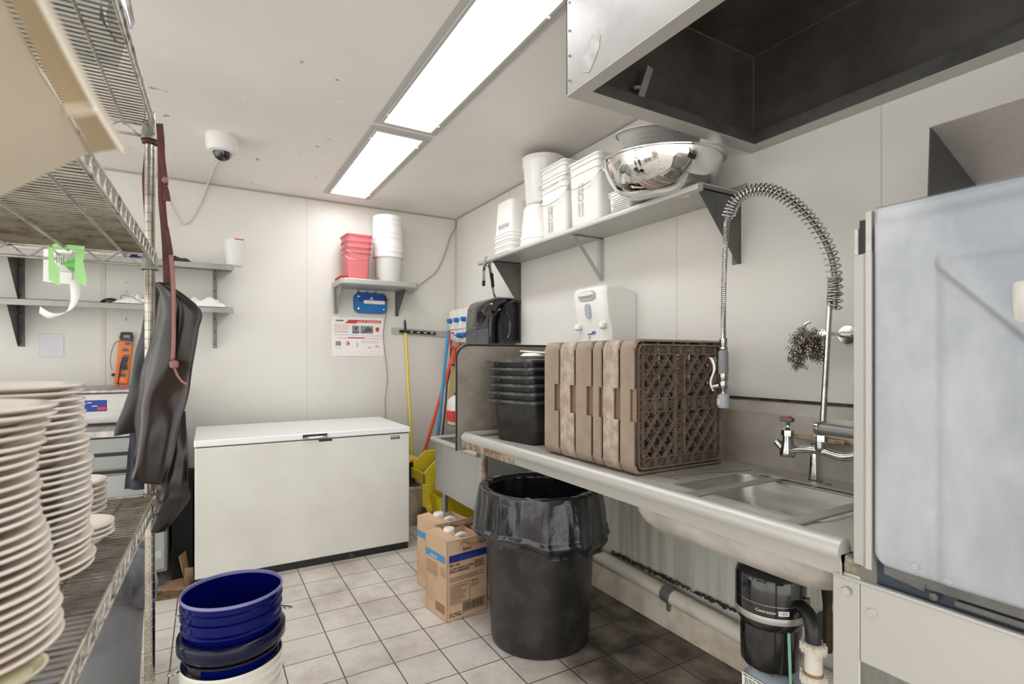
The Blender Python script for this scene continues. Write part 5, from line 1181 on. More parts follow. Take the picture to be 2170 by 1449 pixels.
stack(-.296, .92, .13, 26, .0122, 'cream dinner plate in the tall stack nearest the viewpoint', 'plates in the near tall stack', .0035, lambda f: (-(.026 * max(0, sin(min(f, .78) / .78 * pi * .5)) ** 2 - max(0, f - .78) * .09), .0))
p = PZ(222, 1150, LZ + .0)
stack(-.235, 1.405, .068, 3, .0105, 'white saucer in the low stack of three on the wire shelf', 'saucers in the low stack', .001, lambda f: (0, 0), name='saucer', cat='saucer')
stack(-.279, 1.63, .07, 6, .014, 'cream saucer in the short stack behind the tall plates', 'saucers in the short stack', .001, lambda f: (0, 0), name='saucer', cat='saucer')
b = MB(); b.lathe([(0, .001), (.035, .001), (.047, .010), (.049, .013), (.045, .013), (.034, .005), (0, .005)], (-.215, .845, LZ), 40)
tag(b.build('shallow_dish', mat('pale_ribbed_dish', (232, 226, 200), .2, trans=.2)), 'pale shallow dish half under the near plate stack', 'dish')

# ---------------------------------------------------------------- cream storage tub at the upper left, very near
b = MB()
def tl(k, z, r=.03): return [Vector(p) for p in rrect(-.60 + 0, .29, .46 - k, .245 - k, r, z)]
t = thing('storage_tub', 'large cream plastic storage tub with a wide moulded rim at the upper left', 'tub', (-.45, .29, LZ))
RZ = 1.452
inn = [PZ(193, 325, RZ), PZ(168, 276, RZ), PZ(143, 226, RZ), PZ(103, 170, RZ + .006), PZ(62, 85, RZ + .006), PZ(20, 0, RZ + .006), PZ(-30, -100, RZ + .006)]
out = [PZ(262, 314, RZ + .004), PZ(232, 266, RZ + .004), PZ(203, 218, RZ + .004), PZ(176, 165, RZ + .01), PZ(135, 85, RZ + .01), PZ(92, 0, RZ + .01), PZ(43, -100, RZ + .01)]
secs = []
for i, p in enumerate(inn):
    e = 0 if i < 3 else .010
    secs.append([p, p + Vector((-.056 + e, 0, -.046)), p + Vector((-.11 + e, 0, -.105)), Vector((p.x - .15, p.y, 1.25)), Vector((p.x - .18, p.y, LZ + .012)), Vector((p.x - .20, p.y, LZ + .001)), Vector((-.60, p.y, LZ + .001)), Vector((-.62, p.y, 1.0)), Vector((-.64, p.y, RZ))])
b = MB(); b.loft(secs, True, True); b.build('body', CREAM, t, ang=30, bevel=.003)
b = MB(); b.loft([[a_, c_, c_ + Vector((0, 0, .006)), a_ + Vector((0, 0, .006))] for a_, c_ in zip(inn, out)]); b.build('rim', mat('tan_rim', (196, 178, 146), .5), t)
b = MB()
for f0, f1 in ((.93, 1.0),): b.loft([[a_.lerp(c_, f0) + Vector((0, 0, -.006)), a_.lerp(c_, f1) + Vector((0, 0, -.006)), a_.lerp(c_, f1) + Vector((0, 0, .002)), a_.lerp(c_, f0) + Vector((0, 0, .002))] for a_, c_ in zip(inn, out)])
b.bar(inn[2] + Vector((0, 0, -.003)), out[2] + Vector((0, 0, -.003)), .006, .008); b.build('rim_rib', CREAM, t)

# ---------------------------------------------------------------- things up on the top shelf
TT = 1.949
b = MB(); b.loft([rrect(-.30, 1.32, .13, .20, .03, TT), rrect(-.30, 1.32, .15, .22, .04, TT + .10), rrect(-.30, 1.32, .16, .23, .04, TT + .11)], True, True)
tag(b.build('clear_container', mat('clear_plastic', (232, 236, 238), .08, trans=.85)), 'clear plastic container on the top wire shelf', 'container')
b = MB(); b.box(-.45, -.18, .98, 1.12, TT, TT + .02); tag(b.build('oven_tray', GREASE, bevel=.004), 'dark scorched metal tray lying on the top wire shelf', 'tray')
c_ = Vector((-.168, 1.36, TT))
b = MB(); b.prism([(c_.x - .012, c_.y - .05, TT + .01), (c_.x + .004, c_.y + .02, TT - .0), (c_.x + .016, c_.y - .02, TT + .30), (c_.x + .004, c_.y - .10, TT + .32)], (.003, 0, 0))
tag(b.build('knife_sheath', BRACKET), 'dark pointed blade guard standing at the edge of the top wire shelf', 'blade guard')

# ---------------------------------------------------------------- tape dispenser hanging under the middle shelf
D0 = 1.43
def Q(u, v, d=D0): return PD(u, v, d)
t = thing('label_dispenser', 'green plastic label tape dispenser hanging from the middle wire shelf', 'dispenser', tuple(Q(140, 540)))
def plate_(pl, d0, d1, nm='side_plate', par=t, m=GREEN):
    q = MB(); q.loft([[Q(u, v, d0) for u, v in pl], [Q(u, v, d1) for u, v in pl]]); return q.build(nm, m, par)
plate_(((102, 516), (103, 592), (109, 596), (116, 560), (112, 520)), 1.372, 1.375); plate_(((109, 570), (109, 596), (126, 606), (127, 566), (116, 556)), 1.370, 1.373, 'side_wing')
plate_(((160, 520), (157, 594), (183, 608), (184, 588), (176, 556), (179, 540), (179, 522)), 1.385, 1.388)
plate_(((152, 548), (152, 575), (160, 575), (160, 548)), 1.40, 1.404, 'spindle_cap', t, mat('bright_green', (104, 204, 84), .4))
b = MB(); b.loft([[Q(u, v, 1.372) for u, v in ((100, 513), (180, 522), (178, 530), (104, 524))], [Q(u, v, 1.385) for u, v in ((100, 513), (180, 522), (178, 530), (104, 524))]]); b.build('top_clip', GREEN, t)
b = MB(); b.cyl(Q(114, 556, 1.42), Q(168, 562, 1.40), .010, seg=12); b.build('spindle', mat('bright_green', (104, 204, 84), .4), t)
t2 = thing('label_roll', 'roll of white labels in the green dispenser with a curled loose end', 'label roll', tuple(Q(140, 560)))
a_, c_ = Q(132, 556, 1.432), Q(160, 558, 1.425)
b = MB(); b.cyl(a_, c_, .0265, seg=36); b.build('roll', PAPER, t2)
dd = (c_ - a_); e1 = Vector((0, 0, 1)); nrm_ = dd.normalized().cross(e1).normalized()
fr_ = -nrm_ if nrm_.y > 0 else nrm_
b = MB()
for k in range(4):
    q = a_ + dd * (.35 + .17 * k) + fr_ * .0271 + Vector((0, 0, .008)); b.obox(q, dd.normalized() * .0006, fr_ * .0004, (0, 0, .014 - .003 * (k % 2)))
b.build('label_print', GREY_INK, t2)
b = MB(); rp = smooth([Q(158, 592, 1.42), Q(160, 620, 1.42), Q(157, 640, 1.41), Q(146, 658, 1.40), Q(125, 668, 1.40), Q(104, 668, 1.40), Q(84, 656, 1.41)], 6)
L_ = []
for i, p in enumerate(rp):
    f = i / (len(rp) - 1); s1 = Vector((cos(.2), -sin(.2) * 1, 0)) * (.0125 * (1 - f)) + Vector((.2, -.5, .85)) * .0125 * f * .8 + Vector((.2, -1, 0)) * .004
    L_.append([p - s1, p + s1])
b.loft(L_, False, False, closed=False); b.build('loose_tape', PAPER, t2, fix=False, solid=.0006)
b = MB(); pl = ((92, 528), (91, 596), (120, 600), (152, 602), (152, 530)); b.loft([[Q(u, v, 1.46) for u, v in pl], [Q(u, v, 1.463) for u, v in pl]])
tag(b.build('white_card', PAPER), 'white card hanging just behind the green label dispenser', 'card')

# ---------------------------------------------------------------- aprons hanging from the post
def cloth(name, label, cat, Lp, Rp, dl, dr, m, amp=.010, waves=3.5, ph=0, parent=None, nu=28, nv=40, sag=0, thick=.0025):
    L_ = smooth([PD(u, v, dl(i / (len(Lp) - 1)) if callable(dl) else dl) for i, (u, v) in enumerate(Lp)], 12)
    R_ = smooth([PD(u, v, dr(i / (len(Rp) - 1)) if callable(dr) else dr) for i, (u, v) in enumerate(Rp)], 12)
    def s_(P_, f): f = f * (len(P_) - 1); i = min(int(f), len(P_) - 2); return P_[i].lerp(P_[i + 1], f - i)
    fw_ = Vector((sY, cY, 0))
    def fn(u, v):
        a, c_ = s_(L_, v), s_(R_, v); p = a.lerp(c_, u)
        w = amp * (.35 + .65 * v) * sin(u * pi * waves + ph + v * 1.2 + .8 * sin(v * 3)) * (4 * u * (1 - u)) ** .5
        n_ = noise.noise(Vector((u * 3 + ph, v * 5, ph))) * amp * .8
        return p + fw_ * (w + n_ - sag * sin(pi * u))
    b = MB(); b.grid(fn, nu, nv); o = b.build(name, m, parent, fix=False, ang=180, solid=thick)
    if not parent: tag(o, label, cat)
    return o, fn
t = thing('rubber_apron', 'shiny black rubber apron with maroon straps hanging from the shelving post', 'apron', tuple(PD(360, 800, 1.42)))
cloth('apron_front', '', '', [(346, 604), (334, 640), (322, 700), (305, 770), (292, 830), (283, 880), (290, 930), (286, 975), (281, 992)],
      [(352, 600), (425, 654), (421, 700), (412, 760), (404, 800), (396, 840), (380, 900), (365, 980), (347, 1032)], 1.43, 1.38, RUBBER, .022, 2.2, .4, t, sag=.03)
cloth('apron_skirt', '', '', [(378, 880), (368, 930), (352, 990), (334, 1030), (331, 1060), (335, 1110)],
      [(392, 870), (392, 930), (398, 985), (403, 1030), (398, 1062), (346, 1128)], 1.46, 1.44, RUBBER, .014, 1.4, 1.4, t, sag=.02)
def strap(name, pts, w, m, parent, d=1.385, side=(1, -.4, 0), tw=None):
    b = MB(); ribbon(b, smooth([PD(u, v, (q[0] if q else d)) for u, v, *q in pts], 5), w, side, tw); return b.build(name, m, parent, fix=False, solid=.0015, ang=60)
strap('neck_strap', [(338, 262, 1.46), (341, 300), (342, 350), (343, 420), (348, 480), (352, 540), (354, 600), (356, 616)], .018, STRAP, t, 1.42)
strap('waist_strap', [(352, 480, 1.41), (362, 540), (366, 600), (367, 660), (367, 720), (367, 760)], .012, STRAP, t, 1.365)
strap('waist_strap_front', [(362, 540), (367, 600), (368, 660), (368, 720), (366, 762)], .010, STRAP_PALE, t, 1.355)
strap('tied_tail', [(338, 262, 1.46), (344, 330), (349, 372), (351, 392)], .013, STRAP, t, 1.42)
strap('tied_tail', [(350, 390), (352, 405), (353, 426)], lambda f: .008 + .013 * f, STRAP, t, 1.41)
strap('tied_tail', [(316, 290, 1.53), (309, 350, 1.53), (307, 390, 1.53), (312, 470, 1.53), (312, 520, 1.53)], .014, STRAP, t, 1.53)
b = MB(); b.lathe([(0, -.012), (.009, -.008), (.011, 0), (.009, .008), (0, .012)], PD(369, 772, 1.35), 10); b.lathe([(0, -.009), (.007, -.005), (.008, 0), (.006, .006), (0, .010)], PD(350, 382, 1.41), 10); b.build('strap_knot', STRAP_PALE, t)
b = MB(); b.tube(smooth([PD(u, v, 1.35) for u, v in ((367, 768), (372, 785), (378, 798), (386, 808), (396, 814))]), .0028, 6); b.build('strap_tail', STRAP_PALE, t)
b = MB(); b.lathe([(.0135, 0), (.019, .004), (.019, .012), (.0135, .016)], PC + Vector((0, 0, 1.885)), 16); b.build('strap_loop', STRAP, t)
cloth('rubber_apron', 'matt charcoal apron hanging behind the shelving post, its corner sticking out to the left', 'apron',
      [(328, 602), (312, 640), (305, 680), (292, 740), (278, 800), (262, 870), (250, 922)], [(352, 600), (352, 640), (350, 700), (345, 760), (335, 830), (310, 900), (290, 915)], 1.62, 1.58, RUBBER2, .02, 1.6, 2.0, sag=.02)
cloth('navy_apron', 'dark navy cloth hanging lowest, behind the two black aprons', 'apron',
      [(322, 610), (300, 720), (285, 850), (275, 930), (270, 970), (264, 1036)], [(340, 610), (338, 720), (336, 850), (336, 930), (338, 980), (340, 1036)], 1.66, 1.64, NAVY_CLOTH, .012, 2.4, 1.0)

# ---------------------------------------------------------------- left back wall: two shelves, cup, cloths, note, power strip
def back_shelf(z, label):
    t = thing('wall_shelf', label, 'shelf', (-.6, 4.2, z))
    b = MB(); b.box(-1.6, .168, 4.05, YB, z - .004, z); b.box(-1.6, .168, 4.05, 4.056, z - .036, z); b.box(-1.6, .168, YB - .004, YB, z, z + .03); b.build('shelf_board', mat('grey_shelf_steel', (158, 156, 151), .4, .45, (142, 140, 135), 4), t, bevel=.002)
    for x, w_ in ((.07, 1), (-.995, -1)):
        g = MB(); g.prism([(x, YB - .006, z - .005), (x, 4.10, z - .005), (x, YB - .02, z - .265), (x, YB - .006, z - .265)], (.003, 0, 0)); g.box(x - (.022 if w_ > 0 else .0), x + (.003 if w_ > 0 else .03), YB - .005, YB, z - .27, z - .005); g.box(x - .02, x + .02, 4.09, YB, z - .009, z - .005)
        g.build('bracket', DULL if w_ > 0 else BRACKET, t)
        g = MB()
        for q in (.06, .15, .24): g.cyl((x - .010 if w_ > 0 else x + .012, YB - .009, z - q), (x - .010 if w_ > 0 else x + .012, YB - .004, z - q), .005, seg=8)
        g.build('screw', BLACK, t)
    return t
back_shelf(1.915, 'upper steel wall shelf on the left part of the back wall'); back_shelf(1.625, 'lower steel wall shelf on the left part of the back wall')
t = thing('paper_cup', 'white cup holding a folded red-edged paper on the upper left shelf', 'cup', (.165, 4.12, 1.84))
b = MB(); c0 = Vector((.175, 4.10, 1.916)); b.lathe([(0, 0), (.05, 0), (.056, .005), (.068, .17), (.070, .172), (.066, .172), (.052, .008), (0, .004)], c0, 32); b.build('body', WHITE, t, ang=50)
b = MB(); b.obox(c0 + Vector((.02, .01, .165)), (.045, 0, 0), (0, .002, 0), (0, 0, .03)); b.build('folded_paper', PAPER, t)
b = MB(); b.obox(c0 + Vector((.03, .007, .190)), (.03, 0, 0), (0, .002, 0), (0, 0, .004)); b.build('red_edge', RED_INK, t)
def heap(name, label, cat, cx_, cy_, z, sx, sy, h, m, seed):
    b = MB()
    def fn(u, v):
        x, y = (u - .5) * 2, (v - .5) * 2; e = max(0, (1 - abs(x) ** 2.4) * (1 - abs(y) ** 2.4)) ** .5
        n_ = .65 + .55 * noise.noise(Vector((x * 2.2 + seed, y * 2.2, seed))) + .22 * noise.noise(Vector((x * 6 + seed, y * 6, 1)))
        return Vector((cx_ + x * sx, cy_ + y * sy, z + .003 + h * e * n_))
    b.grid(fn, 40, 20); b.grid(lambda u, v: Vector((cx_ + (u - .5) * 2 * sx, cy_ + (v - .5) * 2 * sy, z + .001)), 1, 1)
    return tag(b.build(name, m, fix=False, ang=180), label, cat)
heap('towel', 'crumpled white towel on the right end of the lower left shelf', 'towel', .0, 4.14, 1.626, .125, .075, .085, TOWEL, 3.3)
heap('towel', 'crumpled white towel near the middle of the lower left shelf, behind the post', 'towel', -.39, 4.14, 1.626, .10, .07, .07, TOWEL, 7.1)
heap('glove', 'dark folded cloth on the upper left shelf right of the post', 'cloth', -.16, 4.14, 1.916, .085, .06, .04, BLACK_SCUFF, 2.2)
heap('cap', 'navy and white cloth bundle on the upper left shelf left of the post', 'cloth', -.40, 4.14, 1.916, .11, .06, .05, mat('navy_white_cloth', (206, 206, 212), .9, 0, (34, 38, 70), 9, .5, .56), 5.4)
b = MB(); b.tube(smooth([(-.555, 4.12, 1.632), (-.53, 4.10, 1.645), (-.50, 4.11, 1.65), (-.47, 4.10, 1.64), (-.44, 4.12, 1.632)]), .010, 8); b.box(-.52, -.50, 4.08, 4.11, 1.628, 1.645); tag(b.build('coiled_cord', BLACK), 'small black coil of cord on the lower left shelf', 'cord')
b = MB(); b.tube(smooth([(-.455, 4.10, 1.63), (-.455, 4.08, 1.665), (-.44, 4.08, 1.68), (-.40, 4.08, 1.67), (-.35, 4.07, 1.64), (-.32, 4.06, 1.632)]), .0025, 6); tag(b.build('thin_wire', DULL), 'thin grey wire arching over the towel on the lower left shelf', 'wire')
t = thing('paper_note', 'handwritten note taped to the back wall below the left shelves', 'note', (-.83, YB, 1.29))
MB().box(-.893, -.78, YB - .002, YB - .001, 1.295, 1.432).build('sheet', mat('lavender_paper', (222, 220, 228), .8), t)
b = MB()
for k in range(9): b.box(-.885, -.80 - .008 * (k % 3), YB - .0026, YB - .002, 1.415 - k * .012, 1.4162 - k * .012)
b.build('writing', mat('faint_ink', (176, 178, 204), .8), t)
b = MB(); b.box(-.865, -.79, YB - .0016, YB - .0006, 1.288, 1.298); b.box(-.90, -.775, YB - .0009, YB - .0004, 1.29, 1.44); b.build('tape_mark', mat('old_tape', (214, 206, 184), .5), t)
b = MB()
for x, z in ((-.455, 1.79), (-.455, 1.73), (-.455, 1.55), (-.455, 1.54)): b.cyl((x, YB - .002, z), (x, YB, z), .005, seg=8)
struct(b.build('trim_9', DULL))
t = thing('power_strip', 'orange power strip with a dark handle end standing on the prep table against the wall', 'power strip', (-.46, 4.3, 1.11))
a_, c_ = Vector((-.478, 4.315, 1.112)), Vector((-.452, 4.325, 1.40)); dv = (c_ - a_).normalized()
b = MB(); b.bar(a_, c_, .075, .035, (0, 1, 0)); b.build('housing', ORANGE2, t, bevel=.006)
b = MB(); b.bar(c_ - dv * .005, c_ + dv * .018, .072, .034, (0, 1, 0)); b.tube([c_ + Vector(p) for p in ((-.028, 0, .015), (-.024, 0, .048), (.024, 0, .048), (.030, 0, .015))], .011, 8); b.build('end_handle', mat('slate_plastic', (62, 66, 78), .5), t, bevel=.003)
for k in range(6):
    q = a_ + dv * (.06 + .042 * k) + Vector((.012 if k % 2 else .004, -.019, 0)); b = MB(); b.obox(q, (.016, 0, 0), (0, .002, 0), (0, 0, .009)); b.build('socket', mat('slate_blue_socket', (88, 96, 120), .5), t)
for k in (1, 2):
    q = a_ + dv * (.075 + .045 * k) + Vector((.006, -.032, 0)); b = MB(); b.obox(q, (.014, 0, 0), (0, .014, 0), (0, 0, .014)); b.tube(smooth([q, q + Vector((-.012, -.012, -.01)), q + Vector((-.022, -.008, -.05)), a_ + Vector((-.014, -.03, .0))]), .004, 8); b.build('plug', BLACK, t)
b = MB(); b.obox(a_ + Vector((.004, -.019, .026)), (.012, 0, 0), (0, .002, 0), (0, 0, .007)); b.build('red_switch', mat('lit_red_switch', (250, 70, 40), .4, emis=(255, 60, 30), estr=2.5), t)
b = MB(); b.obox(a_ + Vector((.004, -.019, .042)), (.014, 0, 0), (0, .002, 0), (0, 0, .004)); b.build('green_mark', mat('yellow_green_mark', (190, 210, 70), .5), t)
cb_ = [c_ + Vector((-.032, -.01, 0))] + [PY(u, v, 4.32) for u, v in ((243, 728), (235, 750), (234, 770), (238, 785))]
b = MB(); b.tube(smooth(cb_), .003, 6); b.build('wire', DULL, t)
b = MB(); b.obox(PY(243, 794, 4.32), (.016, 0, 0), (0, .01, 0), (0, 0, .010)); b.build('small_plug', BLACK, t)

# ---------------------------------------------------------------- prep fridge and countertop warmer
t = thing('prep_fridge', 'grey steel undercounter fridge with drawers behind the wire shelving', 'fridge', (-.9, 3.8, 0))
b = MB(); b.box(-1.62, -.180, 3.47, 4.28, .11, .865); b.build('cabinet', FRIDGE, t, bevel=.004)
b = MB(); b.box(-1.62, -.178, 3.44, 4.30, .868, .905); b.build('worktop', STEEL_H, t, bevel=.004)
for z0_, z1_ in ((.785, .862), (.70, .768)):
    b = MB(); b.box(-1.60, -.19, 3.455, 3.475, z0_, z1_); b.build('drawer_front', FRIDGE, t, bevel=.003)
b = MB(); b.box(-1.60, -.19, 3.45, 3.475, .13, .665); b.build('lower_door', mat('pale_grey_steel', (172, 176, 174), .42, .5, (160, 163, 160), 3), t, bevel=.004)
for z in (.862, .777, .683): b = MB(); b.box(-1.60, -.19, 3.466, 3.476, z - .010, z + .008); b.build('shadow_gap', BLACK, t)
b = MB(); b.box(-.245, -.205, 3.446, 3.451, .195, .235); b.build('model_plate', LGREY, t)
for x in (-.25, -1.5):
    for y in (3.55, 4.2): b = MB(); b.cyl((x, y, 0), (x, y, .115), .018, seg=10); b.build('foot', BLACK, t)
t = thing('countertop_warmer', 'brushed steel raised unit with a blue and red badge on the prep fridge', 'warmer', (-.9, 3.95, .905))
b = MB(); b.box(-1.5, -.24, 3.72, 4.26, .915, 1.085); b.build('body', STEEL, t, bevel=.006)
b = MB(); b.box(-1.51, -.23, 3.71, 4.27, 1.085, 1.108); b.build('lid', STEEL_H, t, bevel=.006)
b = MB(); b.box(-1.5, -.24, 3.73, 4.25, .905, .916); b.build('dark_base', BLACK, t)
b = MB(); b.box(-.578, -.478, 3.716, 3.722, .985, 1.048); b.build('badge', mat('blue_badge', (30, 54, 150), .4), t, bevel=.004)
b = MB(); b.box(-.520, -.482, 3.7145, 3.7165, .992, 1.010); b.build('red_badge_panel', RED_INK, t)
b = MB(); b.box(-.565, -.545, 3.7145, 3.7165, 1.033, 1.037); b.box(-.545, -.520, 3.7145, 3.7165, 1.014, 1.018); b.build('badge_marks', WHITE_INK, t)
tag(MB().tube(smooth([PD(388, 840, 3.4), PD(388, 880, 3.4), PD(396, 920, 3.4), PD(398, 980, 3.4), PD(397, 1010, 3.4)]), .003, 6).build('hanging_cord', DULL), 'thin grey cord hanging on the wall between the aprons and the freezer', 'cord')
b = MB(); b.box(-.165, -.062, 3.60, 4.30, .0, .52); tag(b.build('gap_shade_block', mat('dark_gap_shade', (20, 20, 21), .8)), 'added black block standing for the shade in the gap between fridge and freezer', 'shade block')  # solid black block stands in for the dark shade of this gap
t = thing('torn_cardboard', 'torn folded cardboard lying on the floor at the left foot of the freezer', 'cardboard', (-.1, 3.55, 0))
b = MB(); b.prism([(-.20, 3.46, .004), (-.08, 3.42, .004), (-.065, 3.55, .03), (-.19, 3.58, .01)], (0, 0, .004)); b.prism([(-.075, 3.56, .02), (-.10, 3.50, .03), (-.13, 3.53, .16), (-.10, 3.585, .17)], (.004, 0, 0)); b.prism([(-.10, 3.46, .02), (-.06, 3.50, .02), (-.06, 3.52, .09), (-.10, 3.50, .10)], (.003, .002, 0)); b.build('sheets', CARD_DARK, t)
b = MB(); b.add([(-.30, 3.36, .0012), (-.06, 3.33, .0012), (-.055, 3.46, .0012), (-.28, 3.50, .0012)], [(0, 1, 2, 3)]); tag(b.build('dirt_patch', mat('dirty_rusty_patch', (120, 96, 62), .8, 0, (60, 50, 38), 20), fix=False), 'rusty dirt patch on the floor in front of the fridge foot', 'dirt')
t = thing('grey_waste_bin', 'grey plastic rubbish bin under the wire shelving', 'bin', (-.42, 2.30, 0))
gx, gy = -.385, 2.30
b = MB(); b.lathe([(0, 0), (.17, 0), (.178, .01), (.205, .55), (.212, .552), (.212, .57), (.20, .57), (.19, .5), (.165, .02), (0, .02)], (gx, gy, 0), 44); b.build('body', GREY_CAN, t, ang=50)
b = MB()
def gl(u, v):
    a = 2 * pi * u; z = .60 - .17 * v * (1 + .4 * sin(a * 2 + 1)); r = .212 + .02 * sin(v * 3) + .014 * noise.noise(Vector((cos(a) * 4, sin(a) * 4, v * 2))) + .006 * noise.noise(Vector((cos(a) * 14, sin(a) * 14, v * 4)))
    return Vector((gx + r * cos(a), gy + r * sin(a), z))
b.grid(gl, 100, 16); o = b.build('bin_liner', mat('grey_film', (120, 122, 128), .22, 0, (60, 60, 66), 5, bump=.3, bscale=14, bdist=.006), fix=False, ang=180); tag(o, 'grey plastic liner folded over the bin under the wire shelving', 'bin liner')

# ---------------------------------------------------------------- bucket stack in the foreground
BXc, BYc = .075, 1.85
def bucket(name, label, z0, m, lid=None, rim_m=None, handle_a=None, R=.148):
    R *= .945
    t = thing(name, label, 'bucket', (BXc, BYc, z0), 'stacked buckets in the foreground')
    k = R / .148; H_ = .365
    P = [(0, 0), (.125 * k, 0), (.130 * k, .006), (.138 * k, H_ - .105), (.141 * k, H_ - .100), (.1465 * k, H_ - .098), (.1465 * k, H_ - .092), (.140 * k, H_ - .088), (.141 * k, H_ - .066), (.148 * k, H_ - .064), (.148 * k, H_ - .058), (.142 * k, H_ - .055), (.143 * k, H_ - .038), (.149 * k, H_ - .036), (.149 * k, H_ - .030), (.144 * k, H_ - .027), (.145 * k, H_ - .008)]
    b = MB(); b.lathe(P, (BXc, BYc, z0), 72); b.build('body', m, t, ang=50)
    b = MB(); b.lathe([(.1445 * k, H_ - .006), (.137 * k, H_ - .09), (.128 * k, .03), (.12 * k, .008), (0, .006)], (BXc, BYc, z0), 72); b.build('inside', m, t, ang=50)
    b = MB(); b.lathe([(.145 * k, H_ - .010), (.1490 * k, H_ - .009), (.1495 * k, H_ - .003), (.1475 * k, H_), (.1450 * k, H_ - .001), (.1435 * k, H_ - .010)], (BXc, BYc, z0), 72); b.build('rim', rim_m or m, t, ang=50)
    if handle_a is not None:
        a = radians(handle_a); e = Vector((cos(a), sin(a), 0)); s_ = Vector((-sin(a), cos(a), 0)); c0 = Vector((BXc, BYc, z0 + H_ - .075))
        b = MB(); P2 = [c0 + e * .148 - s_ * 0, c0 + e * .162 + Vector((0, 0, -.004)), c0 + e * .155 + s_ * .05 + Vector((0, 0, -.02)), c0 + s_ * .162 + Vector((0, 0, -.055)), c0 - e * .155 + s_ * .05 + Vector((0, 0, -.02)), c0 - e * .162 + Vector((0, 0, -.004)), c0 - e * .148]
        b.tube(smooth(P2), .0022, 6); b.build('wire_handle', CHROME, t)
    return t
bucket('plastic_bucket', 'off-white plastic bucket at the bottom of the bucket stack', 0.002, mat('off_white_bucket', (214, 212, 202), .4), R=.150)
b2 = bucket('plastic_bucket', 'black-blue plastic bucket with a thick collar, middle of the bucket stack', .088, BLUE_DARK, R=.143, handle_a=20)
b = MB(); b.lathe([(.132, .272), (.147, .270), (.150, .274), (.150, .304), (.147, .310), (.137, .314), (.131, .312)], (BXc, BYc, .142), 72); b.build('thick_collar', BLUE_MID, b2, ang=50)
b = MB(); LL = []
for k in range(9): a = radians(205 + 3.0 * k); LL.append([Vector((BXc + .1305 * cos(a), BYc + .1305 * sin(a), z)) for z in (.368, .405)])
b.loft(LL, False, False, closed=False); b.build('worn_label', mat('worn_black_label', (14, 14, 16), .4, 0, (150, 150, 150), 60, .56, .62), b2, fix=False)
bucket('plastic_bucket', 'bright blue open plastic bucket on top of the bucket stack', .207, BLUE, rim_m=mat('pale_blue_rim', (126, 122, 172), .3), R=.149, handle_a=-20)

# ---------------------------------------------------------------- dish machine at the right
DX = 1.195
t = thing('dishwasher', 'grey limescaled door-type commercial dishwasher filling the right edge', 'dishwasher', (1.55, .2, 0))
ya, yb = -.12, .598
# corner column with folded guide for the door
b = MB(); b.prism([(DX, .622, .0), (DX - .0, .622, 0), (DX, .572, 0), (DX - .012, .566, 0), (DX - .012, .556, 0), (DX + .03, .556, 0), (DX + .03, .622, 0)], (0, 0, .001)) if 0 else None
pc = [(DX + .012, .612), (DX + .002, .606), (DX, .586), (DX - .003, .583), (DX - .008, .580), (DX - .010, .577), (DX - .010, .566), (DX + .02, .566), (DX + .02, .612)]
b = MB(); b.prism([(x, y, .845) for x, y in pc], (0, 0, .655)); b.build('corner_column', STEEL_PALE, t, ang=20)
b = MB(); b.box(DX - .002, DX + .004, .596, .603, 1.50, 1.555); b.box(DX - .006, DX + .008, .568, .579, 1.50, 1.585); b.build('guide_rail', STEEL, t)
b = MB(); b.box(DX + .004, DX + .012, .579, .596, 1.50, 1.572); b.build('guide_gap', BLACK, t)
b = MB(); b.box(DX + .02, 1.90, .575, .61, .845, .86); b.box(DX + .03, DX + .034, ya, .55, .78, .90); b.build('door_sill', mat('blue_black_sill', (58, 66, 78), .5, .3), t)
# door: pressed steel panel with embossed folds
def dh(y, z):   # how far the face stands out
    def bump(d, w): return math.exp(-(d / w) ** 2)
    h = 0
    if z < 1.50 and y < .455: h += .0035 / (1 + math.exp((z - 1.462) / .004)) / (1 + math.exp((y - .447) / .004))
    q = (.447 - y) * 1.12 - (1.455 - z); h += .0055 * bump(q, .010) * (1 if y < .452 else .0)
    h += .004 * (1 / (1 + math.exp((z - 1.556 + .02 * (y - .5)) / .004)))
    return h
NYd, NZd = 150, 150; y0_, y1_, z0_, z1_ = ya, .565, .857, 1.592
def dfn(u, v):
    y = y1_ + (y0_ - y1_) * u; z = z0_ + (z1_ - z0_) * v; r = .045
    dx_ = 0
    ee = min((y1_ - y) / .006, 1); tt_ = min((z - z0_) / .006, (z1_ - z) / .008, 1)
    cy_ = y1_ - r; cz_ = z0_ + r
    if y > cy_ and z < cz_:
        d = sqrt((y - cy_) ** 2 + (z - cz_) ** 2)
        if d > r: k = r / d; y = cy_ + (y - cy_) * k; z = cz_ + (z - cz_) * k
    e = 1 - min(max(0, ee), max(0, tt_))
    return Vector((DX - .004 - dh(y, z) + .012 * e * e, y, z))
b = MB(); b.grid(dfn, NYd, NZd); b.build('door', DOOR_STEEL, t, fix=False, ang=180, solid=.0015)
for y, z in ((.488, .880), (.435, .871)):
    b = MB(); b.lathe([(0, .006), (.007, .006), (.0085, .001), (.011, .0)], (DX - .008, y, z), 6, M=Matrix.Rotation(radians(-90), 3, 'Y')); b.build('door_bolt', DOOR_STEEL, t)
b = MB(); b.loft([[Vector((DX - .004 - e, p.x, p.y)) for p in rrect(.333, 1.375, .014 - k, .036 - k, .009, 0)] for e, k in ((0, 0), (.010, .001), (.012, .004))], False, True); b.build('handle_boss', mat('worn_boss', (196, 196, 188), .4, .3), t)
b = MB(); b.box(DX + .012, DX + .02, ya, .566, .790, .862); b.build('lower_gap_lining', mat('blue_black_sill', (58, 66, 78), .5, .3), t)
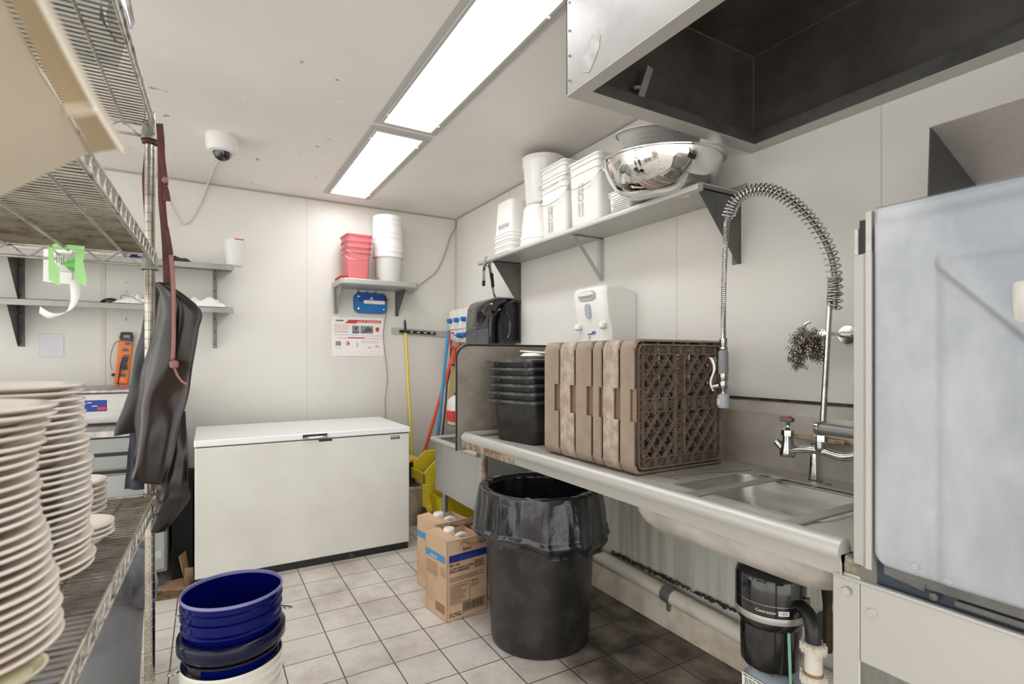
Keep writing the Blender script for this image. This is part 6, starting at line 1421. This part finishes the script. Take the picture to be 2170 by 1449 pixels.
b = MB(); b.box(DX + .004, DX + .010, ya, .515, .838, .856); b.box(DX + .0, DX + .006, ya, .43, .824, .834); b.lathe([(0, .006), (.007, .005), (.008, 0)], (DX + .001, .462, .829), 10, M=Matrix.Rotation(radians(-90), 3, 'Y')); b.prism([(DX + .002, .548, .857), (DX + .002, .548, .842), (DX + .002, .478, .832), (DX + .002, .478, .845), (DX + .002, .46, .857)], (.004, 0, 0)); b.build('latch_strip', BRACKET, t)
# lower skirt and legs
b = MB(); b.prism([(DX - .006, .590, .812), (DX - .006, ya, .812), (DX - .006, ya, .645), (DX - .006, .590, .645)], (.012, 0, 0)); b.box(DX - .010, DX + .006, ya, .645, .808, .815); b.build('skirt_panel', STEEL_PALE, t, bevel=.002)
b = MB(); b.box(DX - .003, DX + .001, .592, .648, 0, .82); b.box(DX - .003, DX + .05, .644, .648, 0, .82); b.build('front_leg', STEEL_PALE, t, bevel=.002)
b = MB(); b.box(DX + .65, DX + .69, .585, .63, 0, .832); b.build('rear_leg', DULL, t)
for y, z in ((.617, .782), (.566, .757)):
    b = MB(); b.lathe([(0, .007), (.0085, .007), (.010, .005), (.010, 0)], (DX - .006, y, z), 6, M=Matrix.Rotation(radians(-90), 3, 'Y')); b.build('leg_bolt', STEEL_PALE, t)
b = MB(); b.box(DX + .02, 1.88, ya, .57, .86, 1.56); b.build('wash_chamber', STEEL_DIRTY, t, bevel=.01)
b = MB(); b.lathe([(.004, -.02), (.02, -.015), (.022, .0), (.015, .012), (.004, .016)], (DX + .02, .625, .835), 9); b.lathe([(0, -.01), (.02, 0), (.012, .012), (0, .014)], (DX + .045, .64, .84), 8); b.build('sealant_lump', mat('grimy_sealant', (168, 158, 142), .7, 0, (110, 96, 80), 30), t)
tag(MB().cyl((1.27, .70, .0), (1.27, .70, .22), .028, seg=20).lathe([(.028, .0), (.035, .004), (.035, .03), (.028, .036)], (1.27, .70, .19), 20).build('floor_pipe', PVC), 'short white plastic pipe standing behind the dishwasher leg', 'pipe')
# slanted rack shelf on the wall above the machine
t = thing('slanted_rack_shelf', 'slanted grey steel rack shelf on the right wall above the dishwasher', 'shelf', (1.8, .3, 1.75))
b = MB(); b.prism([(1.668, .655, 1.893), (1.655, .655, 1.70), (XW, .655, 1.66), (XW, .655, 1.80)], (0, -.004, 0)); b.build('side_gusset', mat('shadow_grey_steel', (78, 78, 76), .45, .5), t)
b = MB(); b.prism([(1.668, .657, 1.895), (1.668, -.30, 1.895), (XW, -.30, 1.788), (XW, .657, 1.788)], (0, 0, .004)); b.build('sloping_panel', mat('warm_pale_steel', (196, 190, 186), .4, .4, (184, 178, 174), 3), t)
b = MB()
for x, z in ((1.755, 1.745), (1.825, 1.77)): b.lathe([(0, .003), (.007, .002), (.008, 0)], (x, .656, z), 10, M=Matrix.Rotation(radians(-90), 3, 'X'))
b.build('screw', CHROME, t)
